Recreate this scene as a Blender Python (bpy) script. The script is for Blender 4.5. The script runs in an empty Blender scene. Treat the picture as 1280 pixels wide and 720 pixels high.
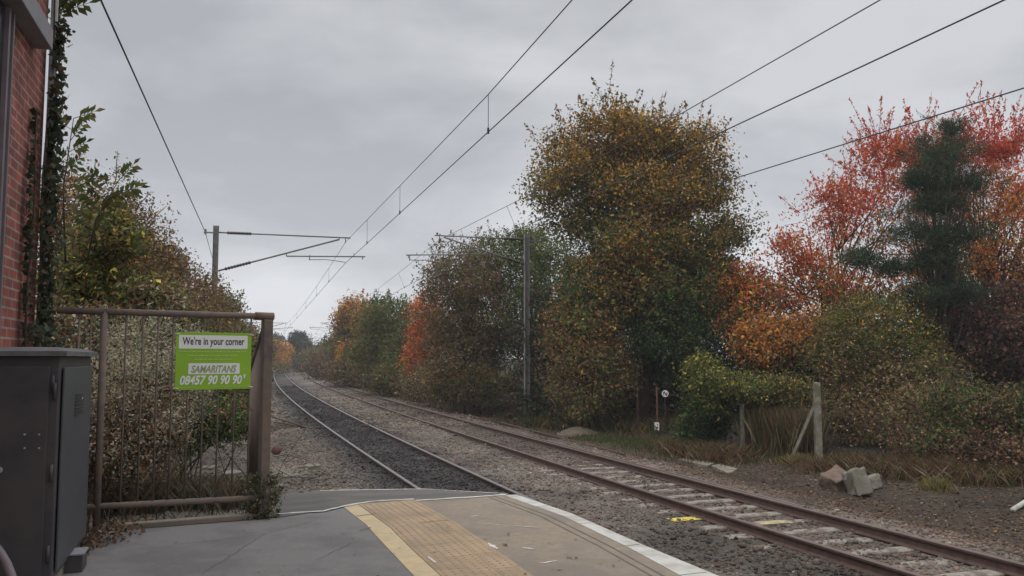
import bpy, math, random
import numpy as np
from mathutils import Vector, Matrix
UP = Vector((0, 0, 1)); random.seed(7); RNG = np.random.default_rng(11)
R = math.radians
S = bpy.context.scene
COL = S.collection

# ------------------------------------------------------------------ camera, light
F = 1080.0; EYE = 2.33; PITCH = math.atan(87.2/1080)
cd = bpy.data.cameras.new('camera'); cam = bpy.data.objects.new('camera', cd); COL.objects.link(cam)
cam.location = (0, 0, EYE); cam.rotation_euler = (math.pi/2 + PITCH, 0, 0)
cd.sensor_width = 36; cd.lens = 36*F/1280; cd.clip_start = .05; cd.clip_end = 3000
S.camera = cam
SUN_EL, SUN_AZ = 58, 215          # azimuth clockwise from +Y
W = bpy.data.worlds.new('World'); S.world = W; W.use_nodes = True
nt = W.node_tree; nt.nodes.clear()
def N(nt, t, **k):
    n = nt.nodes.new(t)
    for a, b in k.items():
        if a in n.inputs: n.inputs[a].default_value = b
        else: setattr(n, a, b)
    return n
out = N(nt, 'ShaderNodeOutputWorld'); mix = N(nt, 'ShaderNodeMixShader'); mix.inputs[0].default_value = .93
sky = N(nt, 'ShaderNodeTexSky', sky_type='NISHITA', sun_disc=False)
sky.sun_elevation = R(SUN_EL); sky.sun_rotation = R(SUN_AZ)
b1 = N(nt, 'ShaderNodeBackground', Strength=.08); b2 = N(nt, 'ShaderNodeBackground', Strength=1.0)
tc = N(nt, 'ShaderNodeTexCoord'); mp = N(nt, 'ShaderNodeMapping'); mp.inputs['Scale'].default_value = (1, 1, 2.6)
mp.inputs['Location'].default_value = (.35, .1, .4)
n1 = N(nt, 'ShaderNodeTexNoise', Scale=2.7, Detail=7.0, Roughness=.52, Distortion=.25)
rp = N(nt, 'ShaderNodeValToRGB'); e = rp.color_ramp.elements
e[0].position = .37; e[0].color = (.44, .452, .482, 1); e[1].position = .62; e[1].color = (.655, .665, .695, 1)
L = nt.links.new
gz_ = N(nt, 'ShaderNodeSeparateXYZ'); L(tc.outputs['Generated'], gz_.inputs[0])
zr_ = N(nt, 'ShaderNodeValToRGB'); z_e = zr_.color_ramp.elements; z_e[0].position = 0; z_e[0].color = (.47,)*3+(1,); z_e[1].position = .85; z_e[1].color = (1, 1, 1, 1)
for p__, v__ in ((.10, .425), (.28, .355), (.44, .36), (.62, .85)): q__ = z_e.new(p__); q__.color = (v__,)*3+(1,)
zm_ = N(nt, 'ShaderNodeMath', operation='MULTIPLY'); zm_.inputs[1].default_value = 3.0; L(gz_.outputs[2], zr_.inputs[0]); L(zr_.outputs[0], zm_.inputs[0]); L(zm_.outputs[0], b2.inputs['Strength'])
L(tc.outputs['Generated'], mp.inputs[0]); L(mp.outputs[0], n1.inputs['Vector']); L(n1.outputs[0], rp.inputs[0])
L(rp.outputs[0], b2.inputs[0]); L(sky.outputs[0], b1.inputs[0]); L(b1.outputs[0], mix.inputs[1]); L(b2.outputs[0], mix.inputs[2]); L(mix.outputs[0], out.inputs[0])
sd = bpy.data.lights.new('sun', 'SUN'); sun = bpy.data.objects.new('sun', sd); COL.objects.link(sun)
sd.energy = 1.1; sd.angle = R(14); sd.color = (1, .96, .9)
az, el = R(SUN_AZ), R(SUN_EL)
to = Vector((math.sin(az)*math.cos(el), math.cos(az)*math.cos(el), math.sin(el)))
sun.rotation_euler = to.to_track_quat('Z', 'Y').to_euler()
V = S.view_settings; V.view_transform = 'Standard'; V.look = 'None'; V.gamma = 1; V.exposure = -.05; V.use_curve_mapping = False

# ------------------------------------------------------------------ helpers
cp, sp_ = math.cos(PITCH), math.sin(PITCH)
def ray(px, py):
    a, b = px-640, 360-py
    return (a, F*cp - b*sp_, F*sp_ + b*cp)
def G(px, py, z):
    d = ray(px, py); t = (z-EYE)/d[2]; return Vector((d[0]*t, d[1]*t, z))
def P(px, py, Y):
    d = ray(px, py); t = Y/d[1]; return Vector((d[0]*t, Y, EYE + d[2]*t))
def tag(o, label=None, cat=None, group=None, kind=None):
    if label: o['label'] = label
    if cat: o['category'] = cat
    if group: o['group'] = group
    if kind: o['kind'] = kind
    return o
def empty(name, loc, label, cat, group=None):
    o = bpy.data.objects.new(name, None); o.location = loc; COL.objects.link(o); o.empty_display_size = .2
    return tag(o, label, cat, group)
def link(name, me, mats, parent=None):
    o = bpy.data.objects.new(name, me); COL.objects.link(o)
    for m in (mats if isinstance(mats, (list, tuple)) else [mats]): me.materials.append(m)
    if parent is not None:
        o.parent = parent
        pm = Matrix.Translation(parent_world(parent)); o.matrix_parent_inverse = pm.inverted()
    return o
def parent_world(p):
    v = Vector(p.location)
    q = p
    while q.parent is not None:
        q = q.parent
        v = v if p.type != 'EMPTY' else v + Vector(q.location)
        break
    return v if p.type == 'EMPTY' else Vector((0, 0, 0))
class MB:
    def __init__(s): s.v = []; s.f = []; s.m = []
    def add(s, vs, fs, mi=0):
        o = len(s.v); s.v += [tuple(v) for v in vs]; s.f += [tuple(i+o for i in f) for f in fs]; s.m += [mi]*len(fs); return s
    def box(s, c, size, ax=None, mi=0, taper=1):
        c = Vector(c); ax = ax or (Vector((1,0,0)), Vector((0,1,0)), Vector((0,0,1)))
        vs = []
        for k in (-.5, .5):
            t = taper if k > 0 else 1
            for (i, j) in ((-.5,-.5),(.5,-.5),(.5,.5),(-.5,.5)):
                vs.append(c + ax[0]*size[0]*i*t + ax[1]*size[1]*j*t + ax[2]*size[2]*k)
        return s.add(vs, [(3,2,1,0),(4,5,6,7),(0,1,5,4),(1,2,6,5),(2,3,7,6),(3,0,4,7)], mi)
    def tube(s, pts, r, n=8, mi=0, cap=True):
        pts = [Vector(p) for p in pts]; rs = r if isinstance(r, (list, tuple)) else [r]*len(pts)
        vs = []; fs = []; prev = None
        for i, p in enumerate(pts):
            d = (pts[min(i+1, len(pts)-1)] - pts[max(i-1, 0)])
            if d.length < 1e-9: d = Vector((0,0,1))
            d.normalize()
            if prev is None: u = d.orthogonal().normalized()
            else: u = (prev - d*prev.dot(d)); u = u.normalized() if u.length > 1e-6 else d.orthogonal().normalized()
            prev = u; w = d.cross(u)
            for k in range(n):
                a = 2*math.pi*k/n; vs.append(p + (u*math.cos(a) + w*math.sin(a))*rs[i])
        for i in range(len(pts)-1):
            for k in range(n):
                a = i*n+k; b = i*n+(k+1) % n; fs.append((a, b, b+n, a+n))
        if cap: fs.append(tuple(range(n-1, -1, -1))); fs.append(tuple((len(pts)-1)*n+k for k in range(n)))
        return s.add(vs, fs, mi)
    def prism(s, poly, z0, z1, mi=0):     # poly: list of (x,y) ccw ; z0,z1 number or per-vertex list
        n = len(poly); a = z0 if isinstance(z0, list) else [z0]*n; b = z1 if isinstance(z1, list) else [z1]*n
        ar = sum(poly[i][0]*poly[(i+1)%n][1]-poly[(i+1)%n][0]*poly[i][1] for i in range(n))
        idx = list(range(n)) if ar > 0 else list(range(n-1, -1, -1))
        vs = [(poly[i][0], poly[i][1], a[i]) for i in idx] + [(poly[i][0], poly[i][1], b[i]) for i in idx]
        return s.add(vs, [tuple(range(n-1, -1, -1)), tuple(range(n, 2*n))] + [(i, (i+1)%n, n+(i+1)%n, n+i) for i in range(n)], mi)
    def build(s, name, mats, parent=None, smooth=False, bevel=0):
        me = bpy.data.meshes.new(name); me.from_pydata(s.v, [], s.f); me.update()
        if len(set(s.m)) > 1: me.polygons.foreach_set('material_index', s.m)
        if smooth: me.polygons.foreach_set('use_smooth', [True]*len(me.polygons))
        o = link(name, me, mats, parent)
        if bevel:
            b = o.modifiers.new('bevel', 'BEVEL'); b.width = bevel; b.segments = 2; b.limit_method = 'ANGLE'
        return o
def mesh_np(name, verts, quads, col=None):
    me = bpy.data.meshes.new(name); nv, nf = len(verts), len(quads); k = quads.shape[1]
    me.vertices.add(nv); me.vertices.foreach_set('co', verts.astype(np.float32).ravel())
    me.loops.add(nf*k); me.loops.foreach_set('vertex_index', quads.astype(np.int32).ravel())
    me.polygons.add(nf); me.polygons.foreach_set('loop_start', np.arange(0, nf*k, k, dtype=np.int32)); me.polygons.foreach_set('loop_total', np.full(nf, k, dtype=np.int32))
    if col is not None:
        a = me.color_attributes.new('tint', 'FLOAT_COLOR', 'POINT')
        c = np.ones((nv, 4), np.float32); c[:, :3] = col; a.data.foreach_set('color', c.ravel())
    me.update(calc_edges=True); return me
_k = RNG.normal(size=(4, 14, 3)); _ph = RNG.uniform(0, 6.28, (4, 14))
def noise(p, sc=1.0, ch=0):      # smooth pseudo noise about -1..1
    p = np.asarray(p, float)*sc
    return np.sin(p @ _k[ch].T + _ph[ch]).sum(-1)/math.sqrt(14)*.9

# ------------------------------------------------------------------ materials
def mat(name, col, rough=.8, metal=0, var=.25, scale=6, bump=0, bscale=40, col2=None, spec=.3, c2pos=(.45,.6), c2scale=2):
    m = bpy.data.materials.new(name); m.use_nodes = True; t = m.node_tree; p = t.nodes['Principled BSDF']
    p.inputs['Roughness'].default_value = rough; p.inputs['Metallic'].default_value = metal
    p.inputs['Specular IOR Level'].default_value = spec
    co = N(t, 'ShaderNodeTexCoord'); n = N(t, 'ShaderNodeTexNoise', Scale=scale, Detail=8.0, Roughness=.65)
    t.links.new(co.outputs['Object'], n.inputs['Vector'])
    r = N(t, 'ShaderNodeValToRGB'); e = r.color_ramp.elements
    e[0].position = .3; e[1].position = .7
    e[0].color = tuple(c*(1-var) for c in col)+(1,); e[1].color = tuple(c*(1+var) for c in col)+(1,)
    t.links.new(n.outputs[0], r.inputs[0]); last = r.outputs[0]
    if col2:
        n2 = N(t, 'ShaderNodeTexNoise', Scale=c2scale, Detail=6.0, Roughness=.6); t.links.new(co.outputs['Object'], n2.inputs['Vector'])
        r2 = N(t, 'ShaderNodeValToRGB'); r2.color_ramp.elements[0].position = c2pos[0]; r2.color_ramp.elements[1].position = c2pos[1]
        t.links.new(n2.outputs[0], r2.inputs[0])
        mx = N(t, 'ShaderNodeMix', data_type='RGBA'); t.links.new(r2.outputs[0], mx.inputs[0]); t.links.new(last, mx.inputs[6]); mx.inputs[7].default_value = (*col2, 1); last = mx.outputs[2]
    t.links.new(last, p.inputs['Base Color'])
    if bump:
        nb = N(t, 'ShaderNodeTexNoise', Scale=bscale, Detail=5.0); t.links.new(co.outputs['Object'], nb.inputs['Vector'])
        b = N(t, 'ShaderNodeBump', Strength=bump, Distance=.02); t.links.new(nb.outputs[0], b.inputs['Height']); t.links.new(b.outputs[0], p.inputs['Normal'])
    return m
def leafmat(name, trans=.3, rough=.55):
    m = bpy.data.materials.new(name); m.use_nodes = True; t = m.node_tree; p = t.nodes['Principled BSDF']; o = t.nodes['Material Output']
    a = N(t, 'ShaderNodeVertexColor', layer_name='tint')
    p.inputs['Roughness'].default_value = max(rough, .7); p.inputs['Specular IOR Level'].default_value = .07
    tr = N(t, 'ShaderNodeBsdfTranslucent'); mx = N(t, 'ShaderNodeMixShader'); mx.inputs[0].default_value = trans
    L = t.links.new; L(a.outputs[0], p.inputs['Base Color']); L(a.outputs[0], tr.inputs[0]); L(p.outputs[0], mx.inputs[1]); L(tr.outputs[0], mx.inputs[2]); L(mx.outputs[0], o.inputs[0])
    return m
M = {}
M['leaf'] = leafmat('leaf'); M['leaf_thin'] = leafmat('leaf_thin', .45)
M['bark'] = mat('bark', (.07, .052, .04), .9, var=.4, scale=12, bump=.6)
M['asphalt'] = mat('asphalt', (.212, .198, .188), .9, var=.16, scale=90, bump=.55, bscale=170, col2=(.165, .155, .148), c2scale=1.6)
M['ramp'] = mat('ramp_asphalt', (.10, .094, .086), .9, var=.25, scale=40, bump=.3, bscale=150, col2=(.135, .122, .105), c2scale=.9)
M['yellow_line'] = mat('yellow_line', (.49, .38, .22), .8, var=.16, scale=9, bump=.1, bscale=150, col2=(.47, .38, .24), c2scale=5)
M['slab'] = mat('concrete_slab', (.235, .19, .142), .85, var=.16, scale=14, bump=.2, bscale=120, col2=(.185, .158, .125), c2scale=1.6)
M['nosing'] = mat('coping_edge', (.47, .46, .42), .85, var=.14, scale=20, bump=.15, col2=(.36, .34, .3), c2scale=5)
M['paleline'] = mat('pale_edging', (.56, .53, .47), .9, var=.2, scale=25)
M['conc'] = mat('old_concrete', (.19, .172, .145), .95, var=.25, scale=9, bump=.5, bscale=45, col2=(.17, .16, .12), c2scale=3)
M['conc_post'] = mat('post_concrete', (.22, .2, .16), .95, var=.3, scale=14, bump=.4, col2=(.13, .12, .08), c2scale=5)
M['sleeper'] = mat('sleeper_concrete', (.25, .23, .195), .95, var=.3, scale=12, bump=.5, col2=(.14, .11, .09), c2scale=4)
M['yellowpaint'] = mat('yellow_paint', (.62, .50, .05), .7, var=.2, scale=15, col2=(.3, .27, .18), c2scale=14, c2pos=(.52, .6))
M['yellowworn'] = mat('worn_yellow_paint', (.52, .44, .12), .8, var=.2, scale=15, col2=(.26, .235, .19), c2scale=11, c2pos=(.42, .52))
M['rust'] = mat('rusty_rail_steel', (.085, .052, .042), .8, var=.3, scale=10, spec=.3)
M['rail_head'] = mat('rail_head_steel', (.27, .25, .245), .45, .8, var=.1, scale=8)
M['rail_head_dull'] = mat('dull_rail_head', (.17, .125, .11), .5, .5, var=.2, scale=6)
M['mast'] = mat('galvanised_mast', (.19, .18, .17), .65, .15, var=.25, scale=5)
M['wire'] = mat('wire', (.05, .05, .05), .5, .5, var=.1)
M['insul'] = mat('insulator', (.06, .045, .045), .35, var=.1)
M['fence'] = mat('weathered_fence_paint', (.13, .10, .09), .7, var=.25, scale=14, col2=(.17, .125, .09), c2scale=6, bump=.1)
M['cab'] = mat('cabinet_paint', (.05, .046, .05), .55, var=.25, scale=5, col2=(.07, .062, .06), c2scale=2)
M['cab_side'] = mat('cabinet_side_paint', (.07, .073, .078), .5, var=.1, scale=4)
M['steel'] = mat('bare_steel', (.45, .45, .45), .4, .6, var=.1)
M['white'] = mat('white_plastic', (.75, .75, .73), .6, var=.05)
M['black'] = mat('black_print', (.05, .045, .05), .6, var=.1)
M['sign_green'] = mat('sign_green', (.245, .43, .03), .5, var=.06, scale=3)
M['sign_white'] = mat('sign_white', (.74, .74, .68), .5, var=.05, scale=3)
M['sign_grey'] = mat('sign_grey_print', (.28, .33, .16), .5, var=.05)
M['sign_lightprint'] = mat('sign_faint_print', (.43, .58, .25), .5, var=.05)
M['lintel'] = mat('painted_lintel', (.24, .23, .24), .8, var=.15, scale=8)
M['pipe'] = mat('painted_downpipe', (.16, .13, .14), .6, var=.15)
M['redpost'] = mat('rusty_red_post', (.13, .06, .05), .8, var=.3)
M['stone'] = mat('ballast_stone', (.2, .18, .16), .9)
# stones take a tint per stone
def tintmat(name, rough=.9):
    m = bpy.data.materials.new(name); m.use_nodes = True; t = m.node_tree; p = t.nodes['Principled BSDF']
    a = N(t, 'ShaderNodeVertexColor', layer_name='tint'); co = N(t, 'ShaderNodeTexCoord'); n = N(t, 'ShaderNodeTexNoise', Scale=38.0, Detail=6.0, Roughness=.7)
    t.links.new(co.outputs['Object'], n.inputs['Vector'])
    r = N(t, 'ShaderNodeValToRGB'); r.color_ramp.elements[0].position = .3; r.color_ramp.elements[0].color = (.55, .54, .53, 1); r.color_ramp.elements[1].position = .7; r.color_ramp.elements[1].color = (1.4, 1.38, 1.35, 1)
    t.links.new(n.outputs[0], r.inputs[0])
    mx = N(t, 'ShaderNodeMix', data_type='RGBA', blend_type='MULTIPLY'); mx.inputs[0].default_value = 1
    t.links.new(a.outputs[0], mx.inputs[6]); t.links.new(r.outputs[0], mx.inputs[7]); t.links.new(mx.outputs[2], p.inputs['Base Color'])
    p.inputs['Roughness'].default_value = rough; p.inputs['Specular IOR Level'].default_value = .2
    nb = N(t, 'ShaderNodeTexVoronoi', Scale=22.0); t.links.new(co.outputs['Object'], nb.inputs['Vector'])
    b = N(t, 'ShaderNodeBump', Strength=.7, Distance=.03, invert=True); t.links.new(nb.outputs[0], b.inputs['Height']); t.links.new(b.outputs[0], p.inputs['Normal'])
    return m
M['ground'] = tintmat('ground_ballast_and_soil'); M['stones'] = leafmat('loose_stone', 0, .9)
# brick
def brick():
    m = bpy.data.materials.new('red_brick'); m.use_nodes = True; t = m.node_tree; p = t.nodes['Principled BSDF']
    uv = N(t, 'ShaderNodeUVMap'); b = N(t, 'ShaderNodeTexBrick', Scale=1.0); L = t.links.new; L(uv.outputs[0], b.inputs['Vector'])
    b.inputs['Color1'].default_value = (.33, .085, .055, 1); b.inputs['Color2'].default_value = (.20, .06, .05, 1); b.inputs['Mortar'].default_value = (.30, .25, .21, 1)
    b.inputs['Mortar Size'].default_value = .009; b.inputs['Brick Width'].default_value = .225; b.inputs['Row Height'].default_value = .075; b.offset = .5
    n = N(t, 'ShaderNodeTexNoise', Scale=3.0, Detail=8.0); L(uv.outputs[0], n.inputs['Vector'])
    r = N(t, 'ShaderNodeValToRGB'); r.color_ramp.elements[0].position = .3; r.color_ramp.elements[0].color = (.45, .42, .42, 1); r.color_ramp.elements[1].position = .7; r.color_ramp.elements[1].color = (1.25, 1.2, 1.15, 1); L(n.outputs[0], r.inputs[0])
    mx = N(t, 'ShaderNodeMix', data_type='RGBA', blend_type='MULTIPLY'); mx.inputs[0].default_value = 1; L(b.outputs[0], mx.inputs[6]); L(r.outputs[0], mx.inputs[7]); L(mx.outputs[2], p.inputs['Base Color'])
    bp = N(t, 'ShaderNodeBump', Strength=.6, Distance=.01, invert=True); L(b.outputs['Fac'], bp.inputs['Height']); L(bp.outputs[0], p.inputs['Normal']); p.inputs['Roughness'].default_value = .9
    return m
M['brick'] = brick()
def tactile():
    m = mat('tactile_paving', (.36, .262, .165), .85, var=.12, scale=7, col2=(.285, .215, .145), c2scale=2.5)
    t = m.node_tree; p = t.nodes['Principled BSDF']; uv = N(t, 'ShaderNodeUVMap'); L = t.links.new
    b = N(t, 'ShaderNodeTexBrick', Scale=1.0); b.offset = 0; b.inputs['Brick Width'].default_value = .4; b.inputs['Row Height'].default_value = .4; b.inputs['Mortar Size'].default_value = .007
    b.inputs['Color1'].default_value = (1,1,1,1); b.inputs['Color2'].default_value = (.9,.9,.9,1); b.inputs['Mortar'].default_value = (.72,.68,.64,1); L(uv.outputs[0], b.inputs['Vector'])
    src = p.inputs['Base Color'].links[0].from_socket
    mx = N(t, 'ShaderNodeMix', data_type='RGBA', blend_type='MULTIPLY'); mx.inputs[0].default_value = 1; L(src, mx.inputs[6]); L(b.outputs[0], mx.inputs[7]); L(mx.outputs[2], p.inputs['Base Color'])
    return m
M['tactile'] = tactile()

# ------------------------------------------------------------------ track alignment (fitted)
_s = np.linspace(-30, 230, 2601); _th = np.where(_s < 140, .3401 - .001006*_s + .5*6.727e-6*_s**2, 0)
_th = np.where(_s >= 140, (.3401 - .001006*140 + .5*6.727e-6*140**2) - .0022*(_s-140), _th)
_x = np.cumsum(-np.sin(_th))*.1; _y = np.cumsum(np.cos(_th))*.1
i0 = int(np.argmin(abs(_s))); _x += 3.988-_x[i0]; _y += 4.0-_y[i0]
def trk(s, off=0):
    th = np.interp(s, _s, _th); return np.interp(s, _s, _x)+off*np.cos(th), np.interp(s, _s, _y)+off*np.sin(th)
def fr(s):
    th = float(np.interp(s, _s, _th)); return Vector((math.cos(th), math.sin(th), 0)), Vector((-math.sin(th), math.cos(th), 0))
def dof(x, y):
    return (x-np.interp(y, _y, _x))*np.cos(np.interp(y, _y, _th))
PC = [(-60, .6), (-14, .75), (-9.5, .45), (-7, .05), (-5.2, -.28), (-3.6, -.33), (-2.9, -.24), (-2.4, -.17), (-1.9, -.13), (-1.45, -.105), (-.75, -.095), (-.05, -.105), (.35, -.13), (.9, -.17), (1.5, -.165), (2.1, -.165), (2.9, -.182), (4.3, -.175), (5.0, -.22), (5.9, -.36), (7, -.38), (9, -.25), (14, .15), (24, .6), (80, 1.2)]
def hgt(x, y):
    d = dof(x, y); p = np.stack([x, y, 0*x], -1)
    h = np.interp(d, [a for a, _ in PC], [b for _, b in PC])
    h = h+.055*np.clip((y-19)/8, 0, 1)*np.clip(1.3-np.abs(d-2.97), 0, .5)*2
    inside = np.clip(1-np.abs(np.abs(d-1.1)-0)/3.2, 0, 1) > 0
    return h + noise(p, 1.3, 0)*np.where(inside, .012, .045) + noise(p, 5.5, 1)*np.where(inside, .009, .015)
def hz(x, y): return float(hgt(np.array([x]), np.array([y]))[0])
# ground sheet
def axis(lo, a, b, hi, st):
    mid = np.arange(a, b, st); g = []; x = b; d = st
    while x < hi: g.append(x); d *= 1.12; x += d
    g2 = []; x = a-st; d = st
    while x > lo: g2.append(x); d *= 1.12; x -= d
    return np.array(sorted(g2)+list(mid)+g+[lo, hi])
xs = np.unique(axis(-420, -13, 14, 420, .16)); ys = np.unique(axis(-60, 6, 40, 520, .18))
X, Y = np.meshgrid(xs, ys); x, y = X.ravel(), Y.ravel(); z = hgt(x, y)
z = np.where(y < 4, np.minimum(z, .3), z)
nx, ny = len(xs), len(ys); ii = (np.arange(ny-1)[:, None]*nx+np.arange(nx-1)).ravel()
quads = np.stack([ii, ii+1, ii+nx+1, ii+nx], 1)
def gcol(x, y):
    d = dof(x, y); p = np.stack([x, y, 0*x], -1); c = np.zeros((len(x), 3)); n0 = noise(p, .9, 2); n1 = noise(p, 3.1, 3)
    def seg(stops):
        dd = d + n1*.12
        return np.stack([np.interp(dd, [s[0] for s in stops], [s[1][k] for s in stops]) for k in range(3)], -1)
    soil = (.062, .047, .034); bal = (.185, .155, .13); dark = (.062, .056, .055); brn = (.165, .13, .108)
    c = seg([(-9, soil), (-6.2, soil), (-5.4, (.13, .105, .085)), (-3.4, (.2, .165, .135)), (-2.3, (.15, .125, .105)), (-1.75, dark), (.1, dark), (.35, (.15, .122, .105)), (1.2, bal), (2.6, brn), (3.6, (.13, .105, .09)), (4.6, (.19, .155, .13)), (5.3, (.14, .102, .08)), (6.0, (.075, .055, .042)), (8.5, soil), (12, (.05, .045, .03))])
    c *= np.where(d < 5.2, .80, .92)[:, None]*np.array([.96, 1.0, 1.02])*np.where(d > 5.6, .78, 1)[:, None]
    c *= (1+.16*n0+.14*n1+.12*noise(p, 9., 0))[:, None]
    near = np.clip((16-y)/4, 0, 1)*np.clip((3.0-d), 0, 1)*np.clip(d-.2, 0, 1)      # oily patch of dark ballast near the platform
    c *= (1-.48*near)[:, None]
    rub = np.exp(-(((x+4.0)/1.3)**2+((y-14.6)/1.6)**2))                             # pale broken concrete left of the line
    c = c*(1-rub[:, None]*.6)+np.array((.33, .31, .28))*rub[:, None]*.6
    g = np.exp(-(((d-6.8)/.7)**2+((y-27)/3.5)**2)); c = c*(1-g[:, None]*.6)+np.array((.06, .08, .035))*g[:, None]*.6
    return np.clip(c, .01, 1)
me = mesh_np('ground', np.stack([x, y, z], 1), quads, gcol(x, y)); me.polygons.foreach_set('use_smooth', [True]*len(me.polygons))
tag(link('ground', me, M['ground']), kind='structure')

# loose ballast and rubble stones: past counting
def stones(name, n, dlo, dhi, smin, smax, size, seed, label, cat, colf, lift=.3):
    rg = np.random.default_rng(seed)
    s = smin+(smax-smin)*rg.random(n)**1.7; d = rg.uniform(dlo, dhi, n)
    x, y = trk(s, d); z = hgt(x, y)
    base = np.array([(0,0,-.5),(.5,.1,-.1),(.05,.5,-.15),(-.5,.05,0),(0,-.5,.05),(.3,.3,.3),(-.3,.2,.38),(-.1,-.3,.42),(.3,-.2,.25)])
    fc = np.array([(0,2,1),(0,3,2),(0,4,3),(0,1,4),(1,2,5),(2,6,5),(2,3,6),(3,7,6),(3,4,7),(4,8,7),(4,1,8),(1,5,8),(5,6,7),(5,7,8)])
    a = rg.uniform(0, 6.28, n); sc = size*np.exp(rg.normal(0, .35, n)); fl = rg.uniform(.55, 1, n); tl = rg.normal(0, .5, n)
    b = base[None]*(1+rg.normal(0, .13, (n, 9, 1))); b = b*sc[:, None, None]; b[..., 2] *= fl[:, None]
    b2 = b.copy(); b2[..., 2] = b[..., 2]*np.cos(tl)[:, None]+b[..., 0]*np.sin(tl)[:, None]; b2[..., 0] = b[..., 0]*np.cos(tl)[:, None]-b[..., 2]*np.sin(tl)[:, None]
    vx = b2[..., 0]*np.cos(a)[:, None]-b2[..., 1]*np.sin(a)[:, None]+x[:, None]; vy = b2[..., 0]*np.sin(a)[:, None]+b2[..., 1]*np.cos(a)[:, None]+y[:, None]
    vz = b2[..., 2]+(z+sc*lift*rg.uniform(-.6, 1, n))[:, None]
    v = np.stack([vx, vy, vz], -1).reshape(-1, 3); f = (fc[None]+(np.arange(n)*9)[:, None, None]).reshape(-1, 3)
    c = colf(x, y, rg, n); c = np.repeat(c, 9, 0)
    return tag(link(name, mesh_np(name, v, f, c), M['stones']), label, cat, kind='stuff')
def bcol(x, y, rg, n):
    g = gcol(x, y)*1.12; w = rg.normal(1, .22, (n, 1)); t = rg.random((n, 1)); hue = np.where(t < .25, [[1.15, .95, .85]], np.where(t > .9, [[1.45, 1.42, 1.4]], [[1, 1, 1]]))
    return np.clip(g*np.clip(w, .5, 1.7)*hue, .01, .7)
stones('ballast', 62000, -3.4, 5.6, 2, 34, .041, 3, 'loose grey brown track ballast stones around both tracks', 'ballast', bcol)
stones('ballast', 16000, -3.4, 5.6, 28, 75, .075, 4, 'loose brown track ballast stones further along the line', 'ballast', bcol)
stones('gravel', 9000, -6.0, -2.6, 5, 30, .045, 5, 'pale gravel and rubble beside the left track and the ramp', 'gravel', bcol)
stones('gravel', 16000, 4.8, 9.5, 2, 36, .034, 6, 'scattered gravel on the brown verge beyond the right track', 'gravel', lambda x, y, rg, n: np.clip(np.array([.12, .085, .062])*rg.normal(1, .4, (n, 1)), .03, .4)*.55+bcol(x, y, rg, n)*.4)

# ------------------------------------------------------------------ railway tracks
PROF = [(-.07, -.159, 0), (.07, -.159, 0), (.07, -.148, 0), (.012, -.125, 0), (.0085, -.05, 0), (.034, -.038, 0), (.036, -.010, 0), (.026, 0, 1), (-.026, 0, 0), (-.036, -.010, 0), (-.034, -.038, 0), (-.0085, -.05, 0), (-.012, -.125, 0), (-.07, -.148, 0)]
def rail(name, off, s0, s1, parent, head, dz=0, tiltoff=None):
    ss = [s0]
    while ss[-1] < s1: ss.append(min(s1, ss[-1]+(.6 if ss[-1] < 60 else 2)))
    mb = MB(); vs = []; fs = []; mi = []; n = len(PROF)
    for i, s in enumerate(ss):
        o = off if tiltoff is None else off+tiltoff(s)
        X, Y = trk(s, o); nr, tg = fr(s)
        for (a, h, _) in PROF: vs.append((X+nr.x*a, Y+nr.y*a, h+dz))
        if i:
            for k in range(n):
                a = (i-1)*n+k; b = (i-1)*n+(k+1) % n; fs.append((b, a, a+n, b+n)); mi.append(1 if k in (6, 7, 8) else 0)
    fs.append(tuple(range(n))); mi.append(0); fs.append(tuple((len(ss)-1)*n+k for k in range(n-1, -1, -1))); mi.append(0)
    mb.v = vs; mb.f = fs; mb.m = mi
    return mb.build(name, [M['rust'], head], parent)
slm = MB(); slm.box((0, 0, -.10), (2.55, .25, .2), taper=.93)
slp = slm.build('sleeper', M['sleeper'], None, bevel=.012); slmesh = slp.data; bpy.data.objects.remove(slp)
clm = MB()
for sx in (-.7535, .7535):
    for q in (-.105, .105): clm.box((sx+q, 0, .012), (.06, .11, .025)); 
clp = clm.build('rail_clip', M['rust']); clmesh = clp.data; bpy.data.objects.remove(clp)
M['sleeper_dark'] = mat('oily_sleeper', (.075, .068, .064), .9, var=.3, scale=10)
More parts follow.
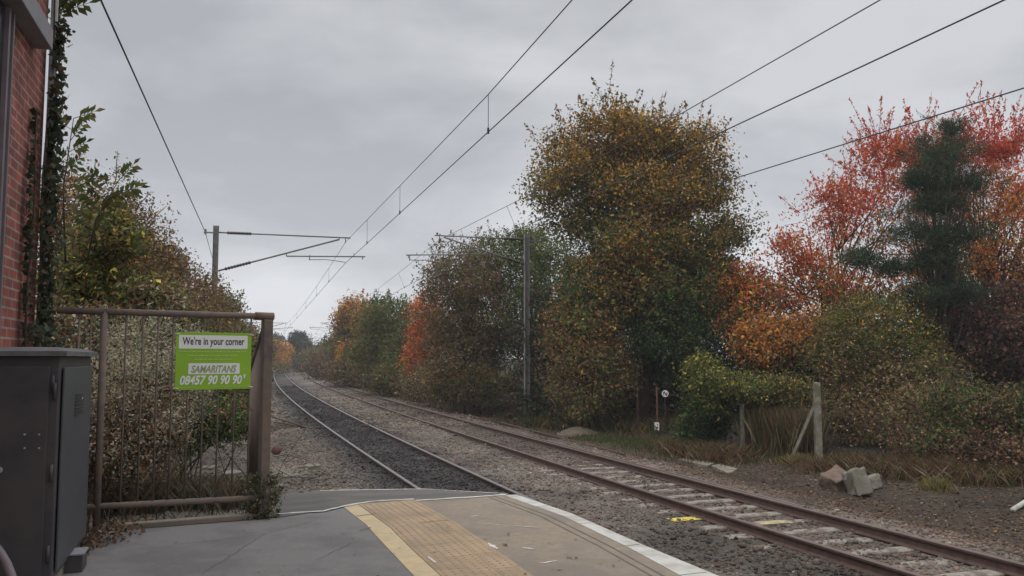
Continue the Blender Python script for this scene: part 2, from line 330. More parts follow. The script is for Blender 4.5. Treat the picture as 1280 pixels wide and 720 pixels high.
def track(name, label, o0, s_first, s_last, ztop, head, seed, yellow=()):
    rr = random.Random(seed); g0 = trk(10, o0+.7535)
    t = empty(name, (g0[0], g0[1], 0), label, 'railway track')
    rail('rail', o0, -6, 225, t, head); rail('rail', o0+1.507, -6, 225, t, head)
    k = 0; s = s_first; far = MB()
    while s < s_last:
        X, Y = trk(s, o0+.7535+rr.uniform(-.03, .03)); nr, tg = fr(s)
        zz = ztop+rr.uniform(-.012, .008)
        if k < 100:
            o = bpy.data.objects.new('sleeper', slmesh); COL.objects.link(o); o.parent = t; o.material_slots[0].link = 'OBJECT'; o.material_slots[0].material = M['sleeper_dark' if o0 < 0 else 'sleeper']
            o.location = (X-g0[0], Y-g0[1], zz); o.rotation_euler = (rr.uniform(-.01, .01), rr.uniform(-.008, .008), math.atan2(nr.y, nr.x)+rr.uniform(-.02, .02))
            b = o.modifiers.new('bevel', 'BEVEL'); b.width = .012; b.segments = 1
            if k in yellow:
                q = MB(); q.box((yellow[k], 0, .002), (.62 if yellow[k] < 0 else .55, .235, .004)); pm = q.build('paint', M['yellowpaint'] if yellow[k] < 0 else M['yellowworn'])
                pm.parent = o; pm.location = (0, 0, .002); tag(pm, 'yellow painted sleeper end' if yellow[k] < -.9 else 'yellow painted sleeper middle')
        else: far.box((X, Y, zz-.1), (2.5, .25, .2), (nr, tg, Vector((0,0,1))))
        k += 1; s += .68
    if far.v: tag(far.build('sleeper', M['sleeper_dark' if o0 < 0 else 'sleeper'], t), kind='stuff')
    return t
track('railway_track', 'left railway track with polished rail heads sunk in dark ballast beside the platform', -1.507, 5, 150, -.13, M['rail_head'], 1)
track('railway_track', 'right railway track with rusty rails and pale concrete sleepers showing', 2.212, 3.38, 150, -.158, M['rail_head_dull'], 2, {8: .06, 9: -.98})
lt = rail('loose_rail', 4.12, 9.6, 46, None, M['rail_head_dull'], dz=-.10, tiltoff=lambda s: .10*math.sin(s*.07)+.02)
tag(lt, 'loose rusty rail lying in the gravel against the right track', 'rail')
rust_strip = MB(); 
tag(rail('loose_rail', 5.15, 18.2, 30, None, M['rust'], dz=-.16, tiltoff=lambda s: .02*(s-18)), 'dark rusty rail half buried in the verge in front of the round white sign', 'rail')

# ------------------------------------------------------------------ platform
PZ = .93
def GP(l, z=PZ): return [G(a, b, z) for a, b in l]
def extend(pts, yend=-5):      # continue the last segment towards and past the camera
    a, b = pts[-2], pts[-1]; d = (b-a)/(b.y-a.y); 
    d = Vector((-.37, 1, 0))
    return pts + [b + d*(yend-b.y)]
eN = extend(GP([(643, 619), (711, 642.5), (800, 682), (889, 719)]))          # outer edge of nosing
eI = extend(GP([(630, 620), (702, 645), (785, 685), (849, 720)]))
eT = extend(GP([(517.5, 625.5), (565, 651), (605, 677.5), (665, 720)]))
eY = extend(GP([(447.5, 631), (487.5, 660), (515, 687.5), (550, 720)]))
eL = extend(GP([(430, 634.5), (457.5, 656), (470, 670), (517, 720)]))
endl = GP([(345, 648), (140, 664)])
def xy(l): return [(p.x, p.y) for p in l]
kerb_far = [Vector((-5.2, 6.75, PZ)), ]
pm = MB()
outline = xy(eN) + [(-9, -5), (-9, 6.1), (-5.2, 6.6)] + xy(endl)[::-1] + xy([eL[0], eY[0], eT[0], eI[0]])
pm.prism(outline, -.6, PZ)
plat = pm.build('platform', M['asphalt']); tag(plat, kind='structure')
def strip(name, A, B, m, z0, z1, uv=False):
    mb = MB(); n = len(A)
    vs = [(p.x, p.y, z1) for p in A]+[(p.x, p.y, z1) for p in B]+[(p.x, p.y, z0) for p in A]+[(p.x, p.y, z0) for p in B]
    fs = []
    for i in range(n-1):
        fs += [(i, i+1, n+i+1, n+i), (2*n+i+1, 2*n+i, 3*n+i, 3*n+i+1), (i+1, i, 2*n+i, 2*n+i+1), (n+i, n+i+1, 3*n+i+1, 3*n+i)]
    fs += [(0, n, 3*n, 2*n), (2*n-1, n-1, 3*n-1, 4*n-1)]
    mb.add(vs, fs); o = mb.build(name, m, plat)
    if uv:
        me = o.data; ul = me.uv_layers.new(name='UVMap'); dl = [0.0]
        for i in range(1, n): dl.append(dl[-1]+((A[i]-A[i-1]).length+(B[i]-B[i-1]).length)/2)
        for lp in me.loops:
            vi = lp.vertex_index % (2*n); i = vi % n; side = 0 if vi < n else 1
            ul.data[lp.index].uv = (dl[i], side*(A[min(i, n-1)]-B[min(i, n-1)]).length)
    return o
strip('yellow_line', eL, eY, M['yellow_line'], PZ+.0005, PZ+.004)
strip('tactile_paving', eY, eT, M['tactile'], PZ+.0005, PZ+.007, uv=True)
strip('slab_paving', eT, [p+(q-p)*.995 for p, q in zip(eT, eI)], M['slab'], PZ+.0005, PZ+.006)
strip('coping_edge', eI, [p+Vector((.02, 0, 0)) for p in eN], M['nosing'], PZ-.06, PZ+.008)
# blister rows on the tactile paving
bl = MB()
def along(A, B, t, d):
    P_ = [a+(b-a)*t for a, b in zip(A, B)]; 
    for a, b in zip(P_, P_[1:]):
        l = (b-a).length
        if d <= l: return a+(b-a)*(d/l), (b-a).normalized()
        d -= l
    return P_[-1], (P_[-1]-P_[-2]).normalized()
for j in range(9):
    d = .1
    while d < 5.2:
        c, t = along(eY, eT, .07+.108*j, d); n_ = Vector((t.y, -t.x, 0)); z0, z1 = PZ+.0075, PZ+.0125
        ring = [c+(t*math.cos(a)+n_*math.sin(a))*.013 for a in [k*math.pi/3 for k in range(6)]]
        bl.add([(p.x, p.y, z0-.001) for p in ring]+[(c.x+(p.x-c.x)*.6, c.y+(p.y-c.y)*.6, z1) for p in ring], [(6,7,8,9,10,11)]+[(k, (k+1)%6, 6+(k+1)%6, 6+k) for k in range(6)])
        d += .067
tag(bl.build('tactile_blister', mat('blister_buff', (.34, .25, .16), .85, var=.15, scale=9, col2=(.3, .23, .16), c2scale=3), plat), kind='stuff')
# joints and scratches between the slabs, and grooves by the edge
jm = MB()
M['joint'] = mat('dark_joint', (.12, .1, .085), .9, var=.2)
for t0 in (.80, .88):
    for a, b in zip([p+(q-p)*t0 for p, q in zip(eT, eI)], [p+(q-p)*t0 for p, q in zip(eT, eI)][1:]):
        d = (b-a).normalized(); n_ = Vector((-d.y, d.x, 0)); jm.box((a+b)/2+Vector((0, 0, .0065)), ((b-a).length, .016, .003), (d, n_, Vector((0,0,1))))
for (a, b, w) in (((446, 646), (471, 643), .008), ((524, 654.5), (562, 651), .008), ((450, 664), (464, 660), .006)):
    p, q = G(*a, PZ), G(*b, PZ); d = (q-p).normalized(); jm.box((p+q)/2+Vector((0, 0, .0085)), ((q-p).length, w, .002), (d, Vector((-d.y, d.x, 0)), Vector((0,0,1))))
for d0 in np.arange(.75, 9, .9):
    a, _ = along(eI, eN, 0.02, d0); b, _ = along(eI, eN, .98, d0*1.0); d = (b-a).normalized(); jm.box((a+b)/2+Vector((0, 0, .008)), ((b-a).length, .008, .003), (d, Vector((-d.y, d.x, 0)), Vector((0,0,1))))
jm.build('paving_joint', M['joint'], plat)
sc = MB(); rr = random.Random(5)
for (a, b, w) in (((601, 655), (636, 658.5), .012), ((640, 658), (676, 661), .014), ((588, 647), (600, 645), .02), ((652, 686), (668, 688), .04), ((674, 706), (698, 702), .03), ((535, 697), (545, 705), .03), ((610, 680), (622, 688), .05)):
    p, q = G(*a, PZ), G(*b, PZ); d = (q-p).normalized(); n_ = Vector((-d.y, d.x, 0)); L_ = (q-p).length; pts = []
    for k in range(9):
        u = k/8; pts.append((p+d*L_*u+n_*(w*.5*math.sin(math.pi*u)*rr.uniform(.3, 1.2))))
    for k in range(8, -1, -1):
        u = k/8; pts.append((p+d*L_*u-n_*(w*.5*math.sin(math.pi*u)*rr.uniform(.3, 1.2))-n_*.001))
    sc.add([(v.x, v.y, PZ+.0095) for v in pts], [tuple(range(18))])
sc.build('pale_scuff', M['paleline'], plat)
cr = MB(); rr = random.Random(31)
for (a, b) in (((150, 690), (330, 668)), ((330, 668), (395, 650)), ((250, 719), (330, 668)), ((396, 700), (455, 672))):
    p, q = G(*a, PZ), G(*b, PZ); d = (q-p).normalized(); n_ = Vector((-d.y, d.x, 0)); pts = [p+(q-p)*(k/26)+n_*rr.uniform(-.012, .012) for k in range(27)]; A = [x+n_*rr.uniform(.001, .004) for x in pts]; B = [x-n_*rr.uniform(.001, .004) for x in pts]
    cr.add([(v.x, v.y, PZ+.002) for v in A+B], [(k, 27+k, 28+k, k+1) for k in range(26)])
cr.build('tarmac_crack', M['joint'], plat)
# ramp down from the platform end
rn = GP([(345, 647.5), (430, 634), (520, 625), (643, 618.8)]); rf = [G(345, 619, .42), G(400, 613.5, .42), G(528, 611.5, .45), G(634, 617.6, .80)]
rm = MB(); vs = [(p.x, p.y, p.z-.0) for p in rn]+[(p.x, p.y, p.z) for p in rf]; vs += [(a, b, -.6) for a, b, _ in vs]
rm.add(vs, [(0,1,5,4),(1,2,6,5),(2,3,7,6),(12,13,5,4)[::-1],(13,14,6,5)[::-1],(14,15,7,6)[::-1],(0,4,12,8),(3,11,15,7)])
tag(rm.build('platform_ramp', M['ramp']), kind='structure')
def ribbon(name, pts, w, m, parent, h=.006, rag=0):
    mb = MB(); rr = random.Random(3); fine = []
    for a, b in zip(pts, pts[1:]):
        k = max(2, int((b-a).length/.06))
        for i in range(k): fine.append(a+(b-a)*(i/k))
    fine.append(pts[-1])
    A = []; B = []
    for i, p in enumerate(fine):
        d = (fine[min(i+1, len(fine)-1)]-fine[max(i-1, 0)]).normalized(); n_ = Vector((-d.y, d.x, 0)).normalized()
        A.append(p+n_*w*.5*(1+rag*rr.uniform(-1, 1))+Vector((0,0,h))); B.append(p-n_*w*.5*(1+rag*rr.uniform(-1, 1))+Vector((0,0,h)))
    n = len(A); mb.add(A+B, [(i, n+i, n+i+1, i+1) for i in range(n-1)])
    return mb.build(name, m, parent)
ribbon('pale_edging', GP([(322, 645.5), (350, 643.5), (405, 640), (430, 634), (447, 630.5), (470, 627.5), (517, 625)]), .035, M['paleline'], plat, .012, .6)
ribbon('pale_edging', GP([(520, 627), (560, 624.5), (600, 622), (632, 619.5)]), .045, M['paleline'], plat, .012, .5)
ribbon('pale_edging', [p+Vector((0, 0, .0)) for p in (rf[1], rf[2], rf[3])], .035, M['paleline'], plat, .006, .5)
# tan kerb along the fence foot
ka, kb = G(142, 662, PZ), G(342, 646, PZ)
kd = (kb-ka).normalized(); km = MB(); km.box((ka+kb)/2+Vector((0, .04, .012)), ((kb-ka).length, .10, .05), (kd, Vector((-kd.y, kd.x, 0)), Vector((0,0,1))))
km.build('kerb', M['slab'], plat, bevel=.01)

# ------------------------------------------------------------------ fence with sign
f0 = Vector(((130-640)/F*6.95, 6.95, PZ)); f1 = Vector(((334-640)/F*7.75, 7.75, PZ)); fd = (f1-f0).normalized(); fl = (f1-f0).length
fleft = f0-fd*.34
fence = empty('railing_fence', f0, 'brown tubular metal fence with thin vertical bars closing off the platform end', 'fence')
TOP = 1.77; BOT = .17
zt = lambda p: Vector((p.x, p.y, PZ+TOP)); zb = lambda p: Vector((p.x, p.y, PZ+BOT))
q = MB(); q.tube([f0-Vector((0,0,.05)), zt(f0)], .028, 12); q.build('post', M['fence'], fence, True)
q = MB(); q.box(f1+Vector((0,0,TOP/2-.03)), (.085, .085, TOP), (fd, Vector((-fd.y, fd.x, 0)), Vector((0,0,1)))); q.build('post', M['fence'], fence, bevel=.008)
q = MB(); q.tube([zt(fleft), zt(f1)-fd*.03], .027, 12); q.tube([zt(f1)-fd*.11, zt(f1)+fd*.055], .036, 12); q.build('top_rail', M['fence'], fence, True)
q = MB(); q.tube([zb(fleft)+UP*.07, zb(f1)], .026, 12); q.build('bottom_rail', M['fence'], fence, True)
for px in (99, 114, 158, 179, 198, 217, 237, 256, 275, 295, 314):
    u = (px-130)/(334-130); # projective parameter along the run
    ra = (px-640)/F; t = (ra*f0.y-f0.x)/(fd.x-ra*fd.y); p = f0+fd*t
    q = MB(); q.tube([zb(p), zt(p)], .0085, 6); q.build('bar', M['fence'], fence, True)
# return panel that follows the ramp down
g1 = Vector(((316-640)/F*11.4, 11.4, 0)); g1t = Vector((g1.x, g1.y, EYE-13*11.4/F)); f1t = zt(f1)-Vector((0,0,.02)); g1b = Vector((g1.x, g1.y, g1t.z-1.55)); f1b = zb(f1)
q = MB(); q.tube([f1t, g1t], .027, 10); q.build('top_rail', M['fence'], fence, True)
q = MB(); q.tube([f1b, g1b], .024, 10); q.build('bottom_rail', M['fence'], fence, True)
q = MB(); q.tube([g1t, g1b-Vector((0,0,.5))], .028, 10); q.build('post', M['fence'], fence, True)
for k in range(1, 27):
    u = k/27; q = MB(); q.tube([f1b.lerp(g1b, u), f1t.lerp(g1t, u)], .0095, 6); q.build('bar', M['fence'], fence, True)

# sign
nrm = Vector((fd.y, -fd.x, 0))
def onf(px, py):      # point on the fence plane
    ra = ray(px, py); d = Vector(ra); o = f0+nrm*.02; t = (o-cam.location).dot(nrm)/d.dot(nrm); return cam.location+d*t
c00, c10, c11, c01 = onf(219, 487), onf(313, 486.5), onf(314.5, 415), onf(219.5, 416.5)
ctr = (c00+c10+c11+c01)/4; sw = ((c10-c00).length+(c11-c01).length)/2; sh = ((c01-c00).length+(c11-c10).length)/2
UP = Vector((0,0,1)); sgn = empty('sign', ctr, 'green helpline sign with white panels and phone number tied to the fence', 'sign')
q = MB(); q.box(ctr, (sw, .004, sh), (fd, -nrm, UP)); q.build('sign_panel', M['sign_green'], sgn, bevel=.001)
def sp(u, v, off): return ctr+fd*(u-.5)*sw+UP*(.5-v)*sh+nrm*off
def panel(name, u0, v0, u1, v1, m, r=.008):
    mb = MB(); a, b = sp(u0, v1, .0035), sp(u1, v0, .0035); w = (b-a).dot(fd); h = b.z-a.z; pts = []
    for (cx, cz, a0) in ((w-r, h-r, 0), (r, h-r, 90), (r, r, 180), (w-r, r, 270)):
        for k in range(5): t = R(a0+k*22.5); pts.append(a+fd*(cx+r*math.cos(t))+UP*(cz+r*math.sin(t)))
    mb.add([p for p in pts], [tuple(range(20))]); return mb.build(name, m, sgn)
panel('white_panel', .035, .05, .945, .285, M['sign_white']); panel('white_panel', .165, .54, .845, .73, M['sign_white'])
fcount = 0
def text(name, s, u, v, h, wfrac, m, shear=0, bold=0.0):
    global fcount
    cu = bpy.data.curves.new(name, 'FONT'); cu.body = s; cu.size = 1; cu.shear = shear; cu.offset = bold; cu.resolution_u = 4
    to_ = bpy.data.objects.new('t', cu); COL.objects.link(to_); dg = bpy.context.evaluated_depsgraph_get(); me = bpy.data.meshes.new_from_object(to_.evaluated_get(dg))
    bpy.data.objects.remove(to_)
    xs_ = [p.co.x for p in me.vertices]; ys_ = [p.co.y for p in me.vertices]; x0, x1 = min(xs_), max(xs_); k = wfrac*sw/(x1-x0); ky = h*sh/.73
    for p in me.vertices:
        w = sp(u, v, .0055)+fd*((p.co.x-x0)*k)+UP*(p.co.y*ky); p.co = w
    me.name = name; return link(name, me, m, sgn)
text('lettering', "We're in your corner", .08, .215, .135, .82, M['black'], 0, .018)
text('lettering', 'SAMARITANS', .20, .70, .125, .60, M['sign_grey'], .25, .03)
text('lettering', '08457 90 90 90', .06, .905, .155, .82, M['sign_white'], .25, .03)
text('lettering', '*', .895, .87, .14, .035, M['sign_white'], 0, .02)
sm = MB(); rr = random.Random(8)
for (v, u0, u1) in ((.335, .04, .93), (.405, .16, .82), (.47, .24, .72), (.955, .05, .25), (.95, .5, .93)):
    u = u0
    while u < u1:
        w = rr.uniform(.02, .075); w = min(w, u1-u+.01); sm.box(sp(u+w/2, v, .0042), (w*sw, .001, .0055 if v < .9 else .003), (fd, -nrm, UP)); u += w+.012
sm.build('small_print', M['sign_lightprint'], sgn)
for (u, v) in ((.01, .03), (.99, .03), (.01, .965), (.99, .965)):
    q = MB(); q.tube([sp(u, v, .006)-fd*.02+UP*.002, sp(u, v, .01), sp(u, v, .006)+fd*.025-UP*.003], .003, 6); q.build('cable_tie', M['white'], sgn, True)

# ------------------------------------------------------------------ brick building, cabinet, low boxes
wd = Vector((.30, -.954, 0)).normalized(); wn = Vector((-wd.y, wd.x, 0)); wn = wn if wn.x > 0 else -wn
wc = Vector(((43-640)/F*7.3, 7.3, PZ))
bld = empty('brick_building', wc, 'red brick station building with ivy at its corner at the left edge', 'building')
WH = 6.4
def wall_mesh():
    mb = MB(); d = -wn*5; a, b = wc, wc+wd*12
    mb.add([a-UP*1.2, b-UP*1.2, b-UP*1.2+d, a-UP*1.2+d, a+UP*WH, b+UP*WH, b+UP*WH+d, a+UP*WH+d], [(3,2,1,0),(4,5,6,7),(0,1,5,4),(1,2,6,5),(2,3,7,6),(3,0,4,7)])
    o = mb.build('wall', M['brick'], bld); ul = o.data.uv_layers.new(name='UVMap')
    for p in o.data.polygons:
        for li in p.loop_indices:
            v = o.data.vertices[o.data.loops[li].vertex_index].co; r_ = v-wc
            ul.data[li].uv = ((r_.dot(wd) if abs(p.normal.dot(wn)) > .5 else r_.dot(wn)), v.z)
    return o
wall_mesh()
def onw(px, py, off=0):
    d = Vector(ray(px, py)); o = wc+wn*off; t = (o-cam.location).dot(wn)/d.dot(wn); return cam.location+d*t
# lintel over an opening, window frame below it
le = onw(47, 62, .03); lt0 = (le-wc).dot(wd)
q = MB(); q.box(wc+wd*(lt0+.9)+wn*.06+UP*(le.z-PZ+.09), (1.8, .16, .17), (wd, wn, UP)); q.build('lintel', M['lintel'], bld, bevel=.006)
fx = (onw(9, 120, .02)-wc).dot(wd)
wf = MB(); hz0 = le.z-PZ-.02
wf.box(wc+wd*(fx+.02)+wn*.02+UP*(hz0/2+.5), (.035, .06, hz0-1.0), (wd, wn, UP)); wf.box(wc+wd*(fx+.12)+wn*.02+UP*(hz0/2+.5), (.05, .05, hz0-1.0), (wd, wn, UP))
wfo = wf.build('window_frame', M['pipe'], bld)
q = MB(); q.box(wc+wd*(fx+.6)+wn*.006+UP*(hz0/2+.5), (.9, .02, hz0-1.0), (wd, wn, UP)); q.build('pane', mat('dark_glass', (.03, .03, .035), .15, var=.1), wfo)
q = MB(); q.tube([wc+wn*.05-wd*.0+UP*0, wc+wn*.05+UP*(WH)], .03, 10)
for z_ in (1.0, 2.6, 4.2): q.tube([wc+wn*.05+UP*z_, wc+wn*.05+UP*(z_+.08)], .04, 10)
q.build('downpipe', mat('pale_downpipe', (.4, .4, .4), .6, var=.2), bld, True)

ca = Vector((-2.70, 5.2, PZ)); cb_ = Vector((-3.12, 6.45, PZ)); cdv = (cb_-ca).normalized(); cn = Vector((cdv.y, -cdv.x, 0)); cl = (cb_-ca).length   # cn points towards the tracks
cw = .85; ch_ = 1.37
cab = empty('equipment_cabinet', ca, 'dark grey metal equipment cabinet standing against the brick wall', 'cabinet')
cc = ca+cdv*cl/2-cn*cw/2
q = MB(); q.box(cc+UP*(ch_/2+.06), (cl-.02, cw-.02, ch_-.04), (cdv, -cn, UP)); q.build('body', M['cab'], cab, bevel=.008)
q = MB(); q.box(cc+UP*.04, (cl-.06, cw-.06, .08), (cdv, -cn, UP)); q.build('plinth', M['conc_post'], cab)
q = MB(); zc = ch_+.04
a_ = [cc+cdv*i*(cl/2+.03)+(-cn)*j*(cw/2+.03) for (i, j) in ((-1,-1),(1,-1),(1,1),(-1,1))]
q.add([p+UP*zc for p in a_]+[p+UP*(zc+.03) for p in a_]+[p.lerp(cc, .2)+UP*(zc+.055) for p in a_], [(3,2,1,0)]+[(i,(i+1)%4,4+(i+1)%4,4+i) for i in range(4)]+[(4+i,4+(i+1)%4,8+(i+1)%4,8+i) for i in range(4)]+[(8,9,10,11)])
q.build('lid', mat('lit_lid', (.12, .115, .115), .7, var=.3, scale=9), cab)  # lid colour paler than the body, standing in for its lit edge
q = MB(); q.box(ca+cdv*(cl/2)+cn*.004+UP*(ch_/2+.05), (cl-.14, .012, ch_-.16), (cdv, -cn, UP)); q.build('side_panel', M['cab_side'], cab, bevel=.004)
fr_ = ca-cdv*.004; ax_ = (-cn, cdv, UP)
q = MB(); q.box(fr_-cn*cw/2+UP*(ch_/2+.05)-cdv*.002, (cw-.12, .012, ch_-.14), ax_); dr = q.build('door', M['cab'], cab, bevel=.004)
def onplane(px, py, o, n): d = Vector(ray(px, py)); t = (o-cam.location).dot(n)/d.dot(n); return cam.location+d*t
for (px, py) in ((31, 543), (49, 543), (31, 560), (49, 560)):
    p = onplane(px, py, fr_-cdv*.01, cdv); q = MB(); q.tube([p, p-cdv*.008], .006, 8); q.build('screw', M['steel'], dr)
for zz in (.25, .72, 1.2):
    q = MB(); q.tube([fr_-cn*.03-cdv*.012+UP*(zz-.05), fr_-cn*.03-cdv*.012+UP*(zz+.05)], .011, 8); q.build('hinge', M['cab'], dr, True)
q = MB(); q.tube([fr_-cn*.30-cdv*.008+UP*.75, fr_-cn*.30-cdv*.02+UP*.75], .018, 12); q.build('lock', M['steel'], dr)
for k in range(7):
    q_ = MB(); q_.box(ca+cdv*(cl/2)+cn*.014+UP*(1.16-k*.022), (.34, .012, .006), (cdv, -cn, UP))
    if k == 0: lv = MB()
    lv.add(q_.v, q_.f)
lv.build('vent_louvre', M['cab'], cab)
p = onplane(103, 497, ca+cn*.014, cn); q = MB(); q.box(p, (.03, .002, .022), (cdv, -cn, UP)); q.build('label_plate', M['white'], cab)
q = MB(); p = onplane(66, 480, fr_-cdv*.01, cdv); q.tube([p-UP*.05, p+UP*.05], .009, 8); q.build('handle', M['cab'], dr, True)

jp = G(92, 712, PZ)
jb = empty('junction_box', jp, 'low dark junction box on the platform beside the equipment cabinet', 'box')
q = MB(); q.box(jp+UP*.055, (.13, .2, .11), (-cn, cdv, UP)); q.build('body', M['cab'], jb, bevel=.006)
q = MB(); q.box(jp+UP*.116, (.145, .215, .012), (-cn, cdv, UP)); q.build('lid', M['lintel'], jb, bevel=.003)
q = MB(); pts = [P(-12, 672, 4.6), P(1, 692, 4.55), P(9, 706, 4.5), P(15, 722, 4.45), P(18, 745, 4.4)]; pts.append(Vector((pts[-1].x, pts[-1].y, PZ)))
pts.insert(0, pts[0]-cn*.5)
tag(q.tube(pts, .022, 10).build('conduit', M['pipe'], smooth=True), 'bent grey conduit pipe at the bottom left corner in front of the cabinet', 'pipe')
bo = G(138, 676, PZ); q = MB(); q.tube([bo, bo+UP*.05], .012, 8); q.tube([bo+UP*.03, bo+UP*.042], .02, 6)
tag(q.build('bolt', M['steel'], smooth=False), 'small shiny bolt standing on the asphalt by the fence post', 'bolt')

# ------------------------------------------------------------------ overhead line
def unit(pm, side, topz, diagz, far=False, arm=(5.15, 4.95, 2.6, 5.75), z=(7.3, 6.42, 6.17), lab='', lean=0):
    """pm mast foot (world xy), side=+1 arms to the right of the line"""
    s_ = float(np.interp(pm.y, _y, _s)); nr, tg = fr(s_); n = nr*side
    gz = hz(pm.x, pm.y); base = Vector((pm.x, pm.y, gz)); t = empty('overhead_line_mast', base, lab, 'line mast', 'masts carrying the overhead line')
    q = MB(); h = topz-gz
    q.box(base+UP*(h/2)+nr*.0, (.20, .012, h+.2), (nr, tg, UP)); q.box(base+UP*(h/2)-nr*.1, (.014, .2, h+.2), (nr, tg, UP)); q.box(base+UP*(h/2)+nr*.1, (.014, .2, h+.2), (nr, tg, UP)); q.build('post', M['mast'], t)
    A = lambda d, zz: Vector((pm.x, pm.y, 0))+n*d+UP*zz
    zt_ = z[0]; zr = z[1]; zc = z[2]
    ins = []
    def insulator(a, b):
        m_ = MB(); k = 9 if not far else 3; pts = []; rs = []
        for i in range(k*2+1): pts.append(a.lerp(b, i/(k*2))); rs.append(.075 if i % 2 else .035)
        m_.tube(pts, rs, 10); ins.append(m_)
    q = MB(); a0 = A(.1, zt_-.03*0); q.tube([a0, A(arm[0], zt_)], .028, 8)
    d0, d1 = A(.12, diagz), A(arm[0]-.45, zt_-.08); q.tube([d0, d1], .034, 8)
    u = (arm[2])/(arm[0]-.45); r0 = d0.lerp(d1, u); q.tube([r0, r0-UP*.12], .02, 6); q.tube([r0-UP*.12, Vector((A(arm[3], 0).x, A(arm[3], 0).y, zr))], .026, 8)
    e_ = A(arm[3]-.1, zr); q.tube([e_, e_-UP*.12], .02, 6); q.tube([A(arm[0]-.45, zt_), d1-UP*.02], .022, 6)
    w_ = A(arm[0]-.2, zt_); q.tube([w_, w_-UP*.14, w_-UP*.2+tg*.05], .02, 6)
    q.tube([A(arm[3]-.45, zr), A(arm[3]-.45, zr)+UP*.13], .015, 6)
    q.build('cantilever', M['mast'], t, True)
    insulator(a0.lerp(A(arm[0], zt_), .06), a0.lerp(A(arm[0], zt_), .24)); insulator(d0.lerp(d1, .05), d0.lerp(d1, .26))
    for m_ in ins: m_.build('insulator', M['insul'], t, True)
    sa = A(arm[3]-2.2, zr) if side > 0 else A(arm[3]-.15, zr)
    q = MB(); q.tube([sa, sa-UP*.22], .022, 6); ce = A(arm[1], zc)
    q.tube([sa-UP*.2, (sa-UP*.17).lerp(ce, .45)+UP*.06, ce+UP*.05, ce], .014, 6); q.build('steady_arm', M['mast'], t, True)
    q = MB(); q.box(base+UP*(topz-gz-.18)-n*.25, (.4, .05, .05), (nr, tg, UP)); q.tube([base+UP*(topz-gz-.26)-n*.38, base+UP*(topz-gz-.05)-n*.38], .04, 8); q.build('bracket', M['mast'], t)
    return t, A(arm[0]-.2, zt_-.18), ce, base+UP*(topz-gz-.15)-n*.4
m1 = P(267, 400, 33.1); m2 = P(658.5, 400, 37)
LT = unit(m1, 1, 7.32, 5.67, lab='left overhead line mast rising behind the hedge with a long cantilever arm', z=(7.16, 6.42, 6.12))
RT = unit(m2, -1, 7.55, 6.35, lab='tall slender right overhead line mast standing in front of the green trees', arm=(4.05, 3.55, 1.75, 5.25), z=(7.42, 6.55, 6.22))
def at_s(s, off): x, y = trk(s, off); return Vector((float(x), float(y), 0))
L2 = unit(at_s(97, -5.4), 1, 6.3, 4.9, True, lab='distant left overhead line mast beyond the hedge', z=(6.2, 5.7, 5.3))
R2 = unit(at_s(97, 7.4), -1, 6.4, 5.3, True, arm=(4.05, 3.55, 1.75, 5.25), lab='distant right overhead line mast beside the brown tree', z=(6.25, 5.75, 5.3))
R3 = unit(at_s(150, 6.6), -1, 5.9, 4.6, True, arm=(3.4, 3.0, 1.2, 4.2), lab='farthest overhead line mast standing near the end of the cutting', z=(5.7, 5.2, 4.9))
L3 = unit(at_s(150, -5.4), 1, 5.9, 4.6, True, lab='farthest left overhead line mast above the orange tree', z=(5.7, 5.2, 4.9))
def sag(a, b, dz, n=24): return [a.lerp(b, i/n)-UP*(dz*4*(i/n)*(1-i/n)) for i in range(n+1)]
def line(name, lab, ct, cn_, cm, sagc, wr=.010):
    """cm: contact points; ct: messenger points, each a polyline of supports"""
    t = empty(name, cm[0], lab, 'overhead wires')
    P1 = []; P2 = []
    for a, b, sgm in zip(cm, cm[1:], [0]*9): P2 += sag(a, b, 0)[:-1]
    P2.append(cm[-1])
    for (a, b), sg in zip(zip(ct, ct[1:]), sagc): P1 += sag(a, b, sg)[:-1]
    P1.append(ct[-1])
    def rr_(p): return wr*1.0
    q = MB(); q.tube(P2, wr, 6); q.build('contact_wire', M['wire'], t, True)
    q = MB(); q.tube(P1, wr*.85, 6); q.build('messenger_wire', M['wire'], t, True)
    return t, P1, P2
def near(pts, y):
    for a, b in zip(pts, pts[1:]):
        if (a.y-y)*(b.y-y) <= 0 and a.y != b.y: return a.lerp(b, (y-a.y)/(b.y-a.y))
def ext(a, b, y): d = (b-a)/(b.y-a.y); return a+d*(y-a.y)
# left line: pixel supports seen overhead
cA = G(790, 0, 6.12); _c = G(605, 165, 6.12); LTc = LT[2]; _b = cA.lerp(LTc, (_c.y-cA.y)/(LTc.y-cA.y)); mD = Vector((_b.x, _c.y, P(605, 118, _c.y).z)); mA = G(715, 0, mD.z-.04)
cB = ext(LT[2], cA, -22); 
tL, p1, p2 = line('overhead_line', 'pair of overhead wires with droppers above the left track', [ext(mD, mA, -22), mA, mD, LT[1], L2[1], L3[1]], None, [cB, cA, LT[2], L2[2], L3[2]], [0, 0, .0, .35, .35])
for yv in (mD.y, 22.5, 28.5, 42, 50, 60, 72, 84):
    a, b = near(p1, yv), near(p2, yv)
    q = MB(); q.tube([a, b], .006, 5); q.tube([b-UP*.03, b+UP*.07], .02, 6); q.build('dropper', M['wire'], tL)
cA2 = G(1255, 0, 6.12); cM2 = G(885, 173, 6.14); mA2 = G(1100, 0, 6.68); mM2 = G(848, 144, 6.72)
tR, p1, p2 = line('overhead_line', 'pair of overhead wires with droppers above the right track, passing before the trees', [ext(mM2, mA2, -22), mA2, mM2, G(665, 242, 6.85), RT[1], R2[1], R3[1]], None, [ext(cM2, cA2, -22), cA2, cM2, RT[2], R2[2], R3[2]], [0, 0, 0, 0, .35, .35])
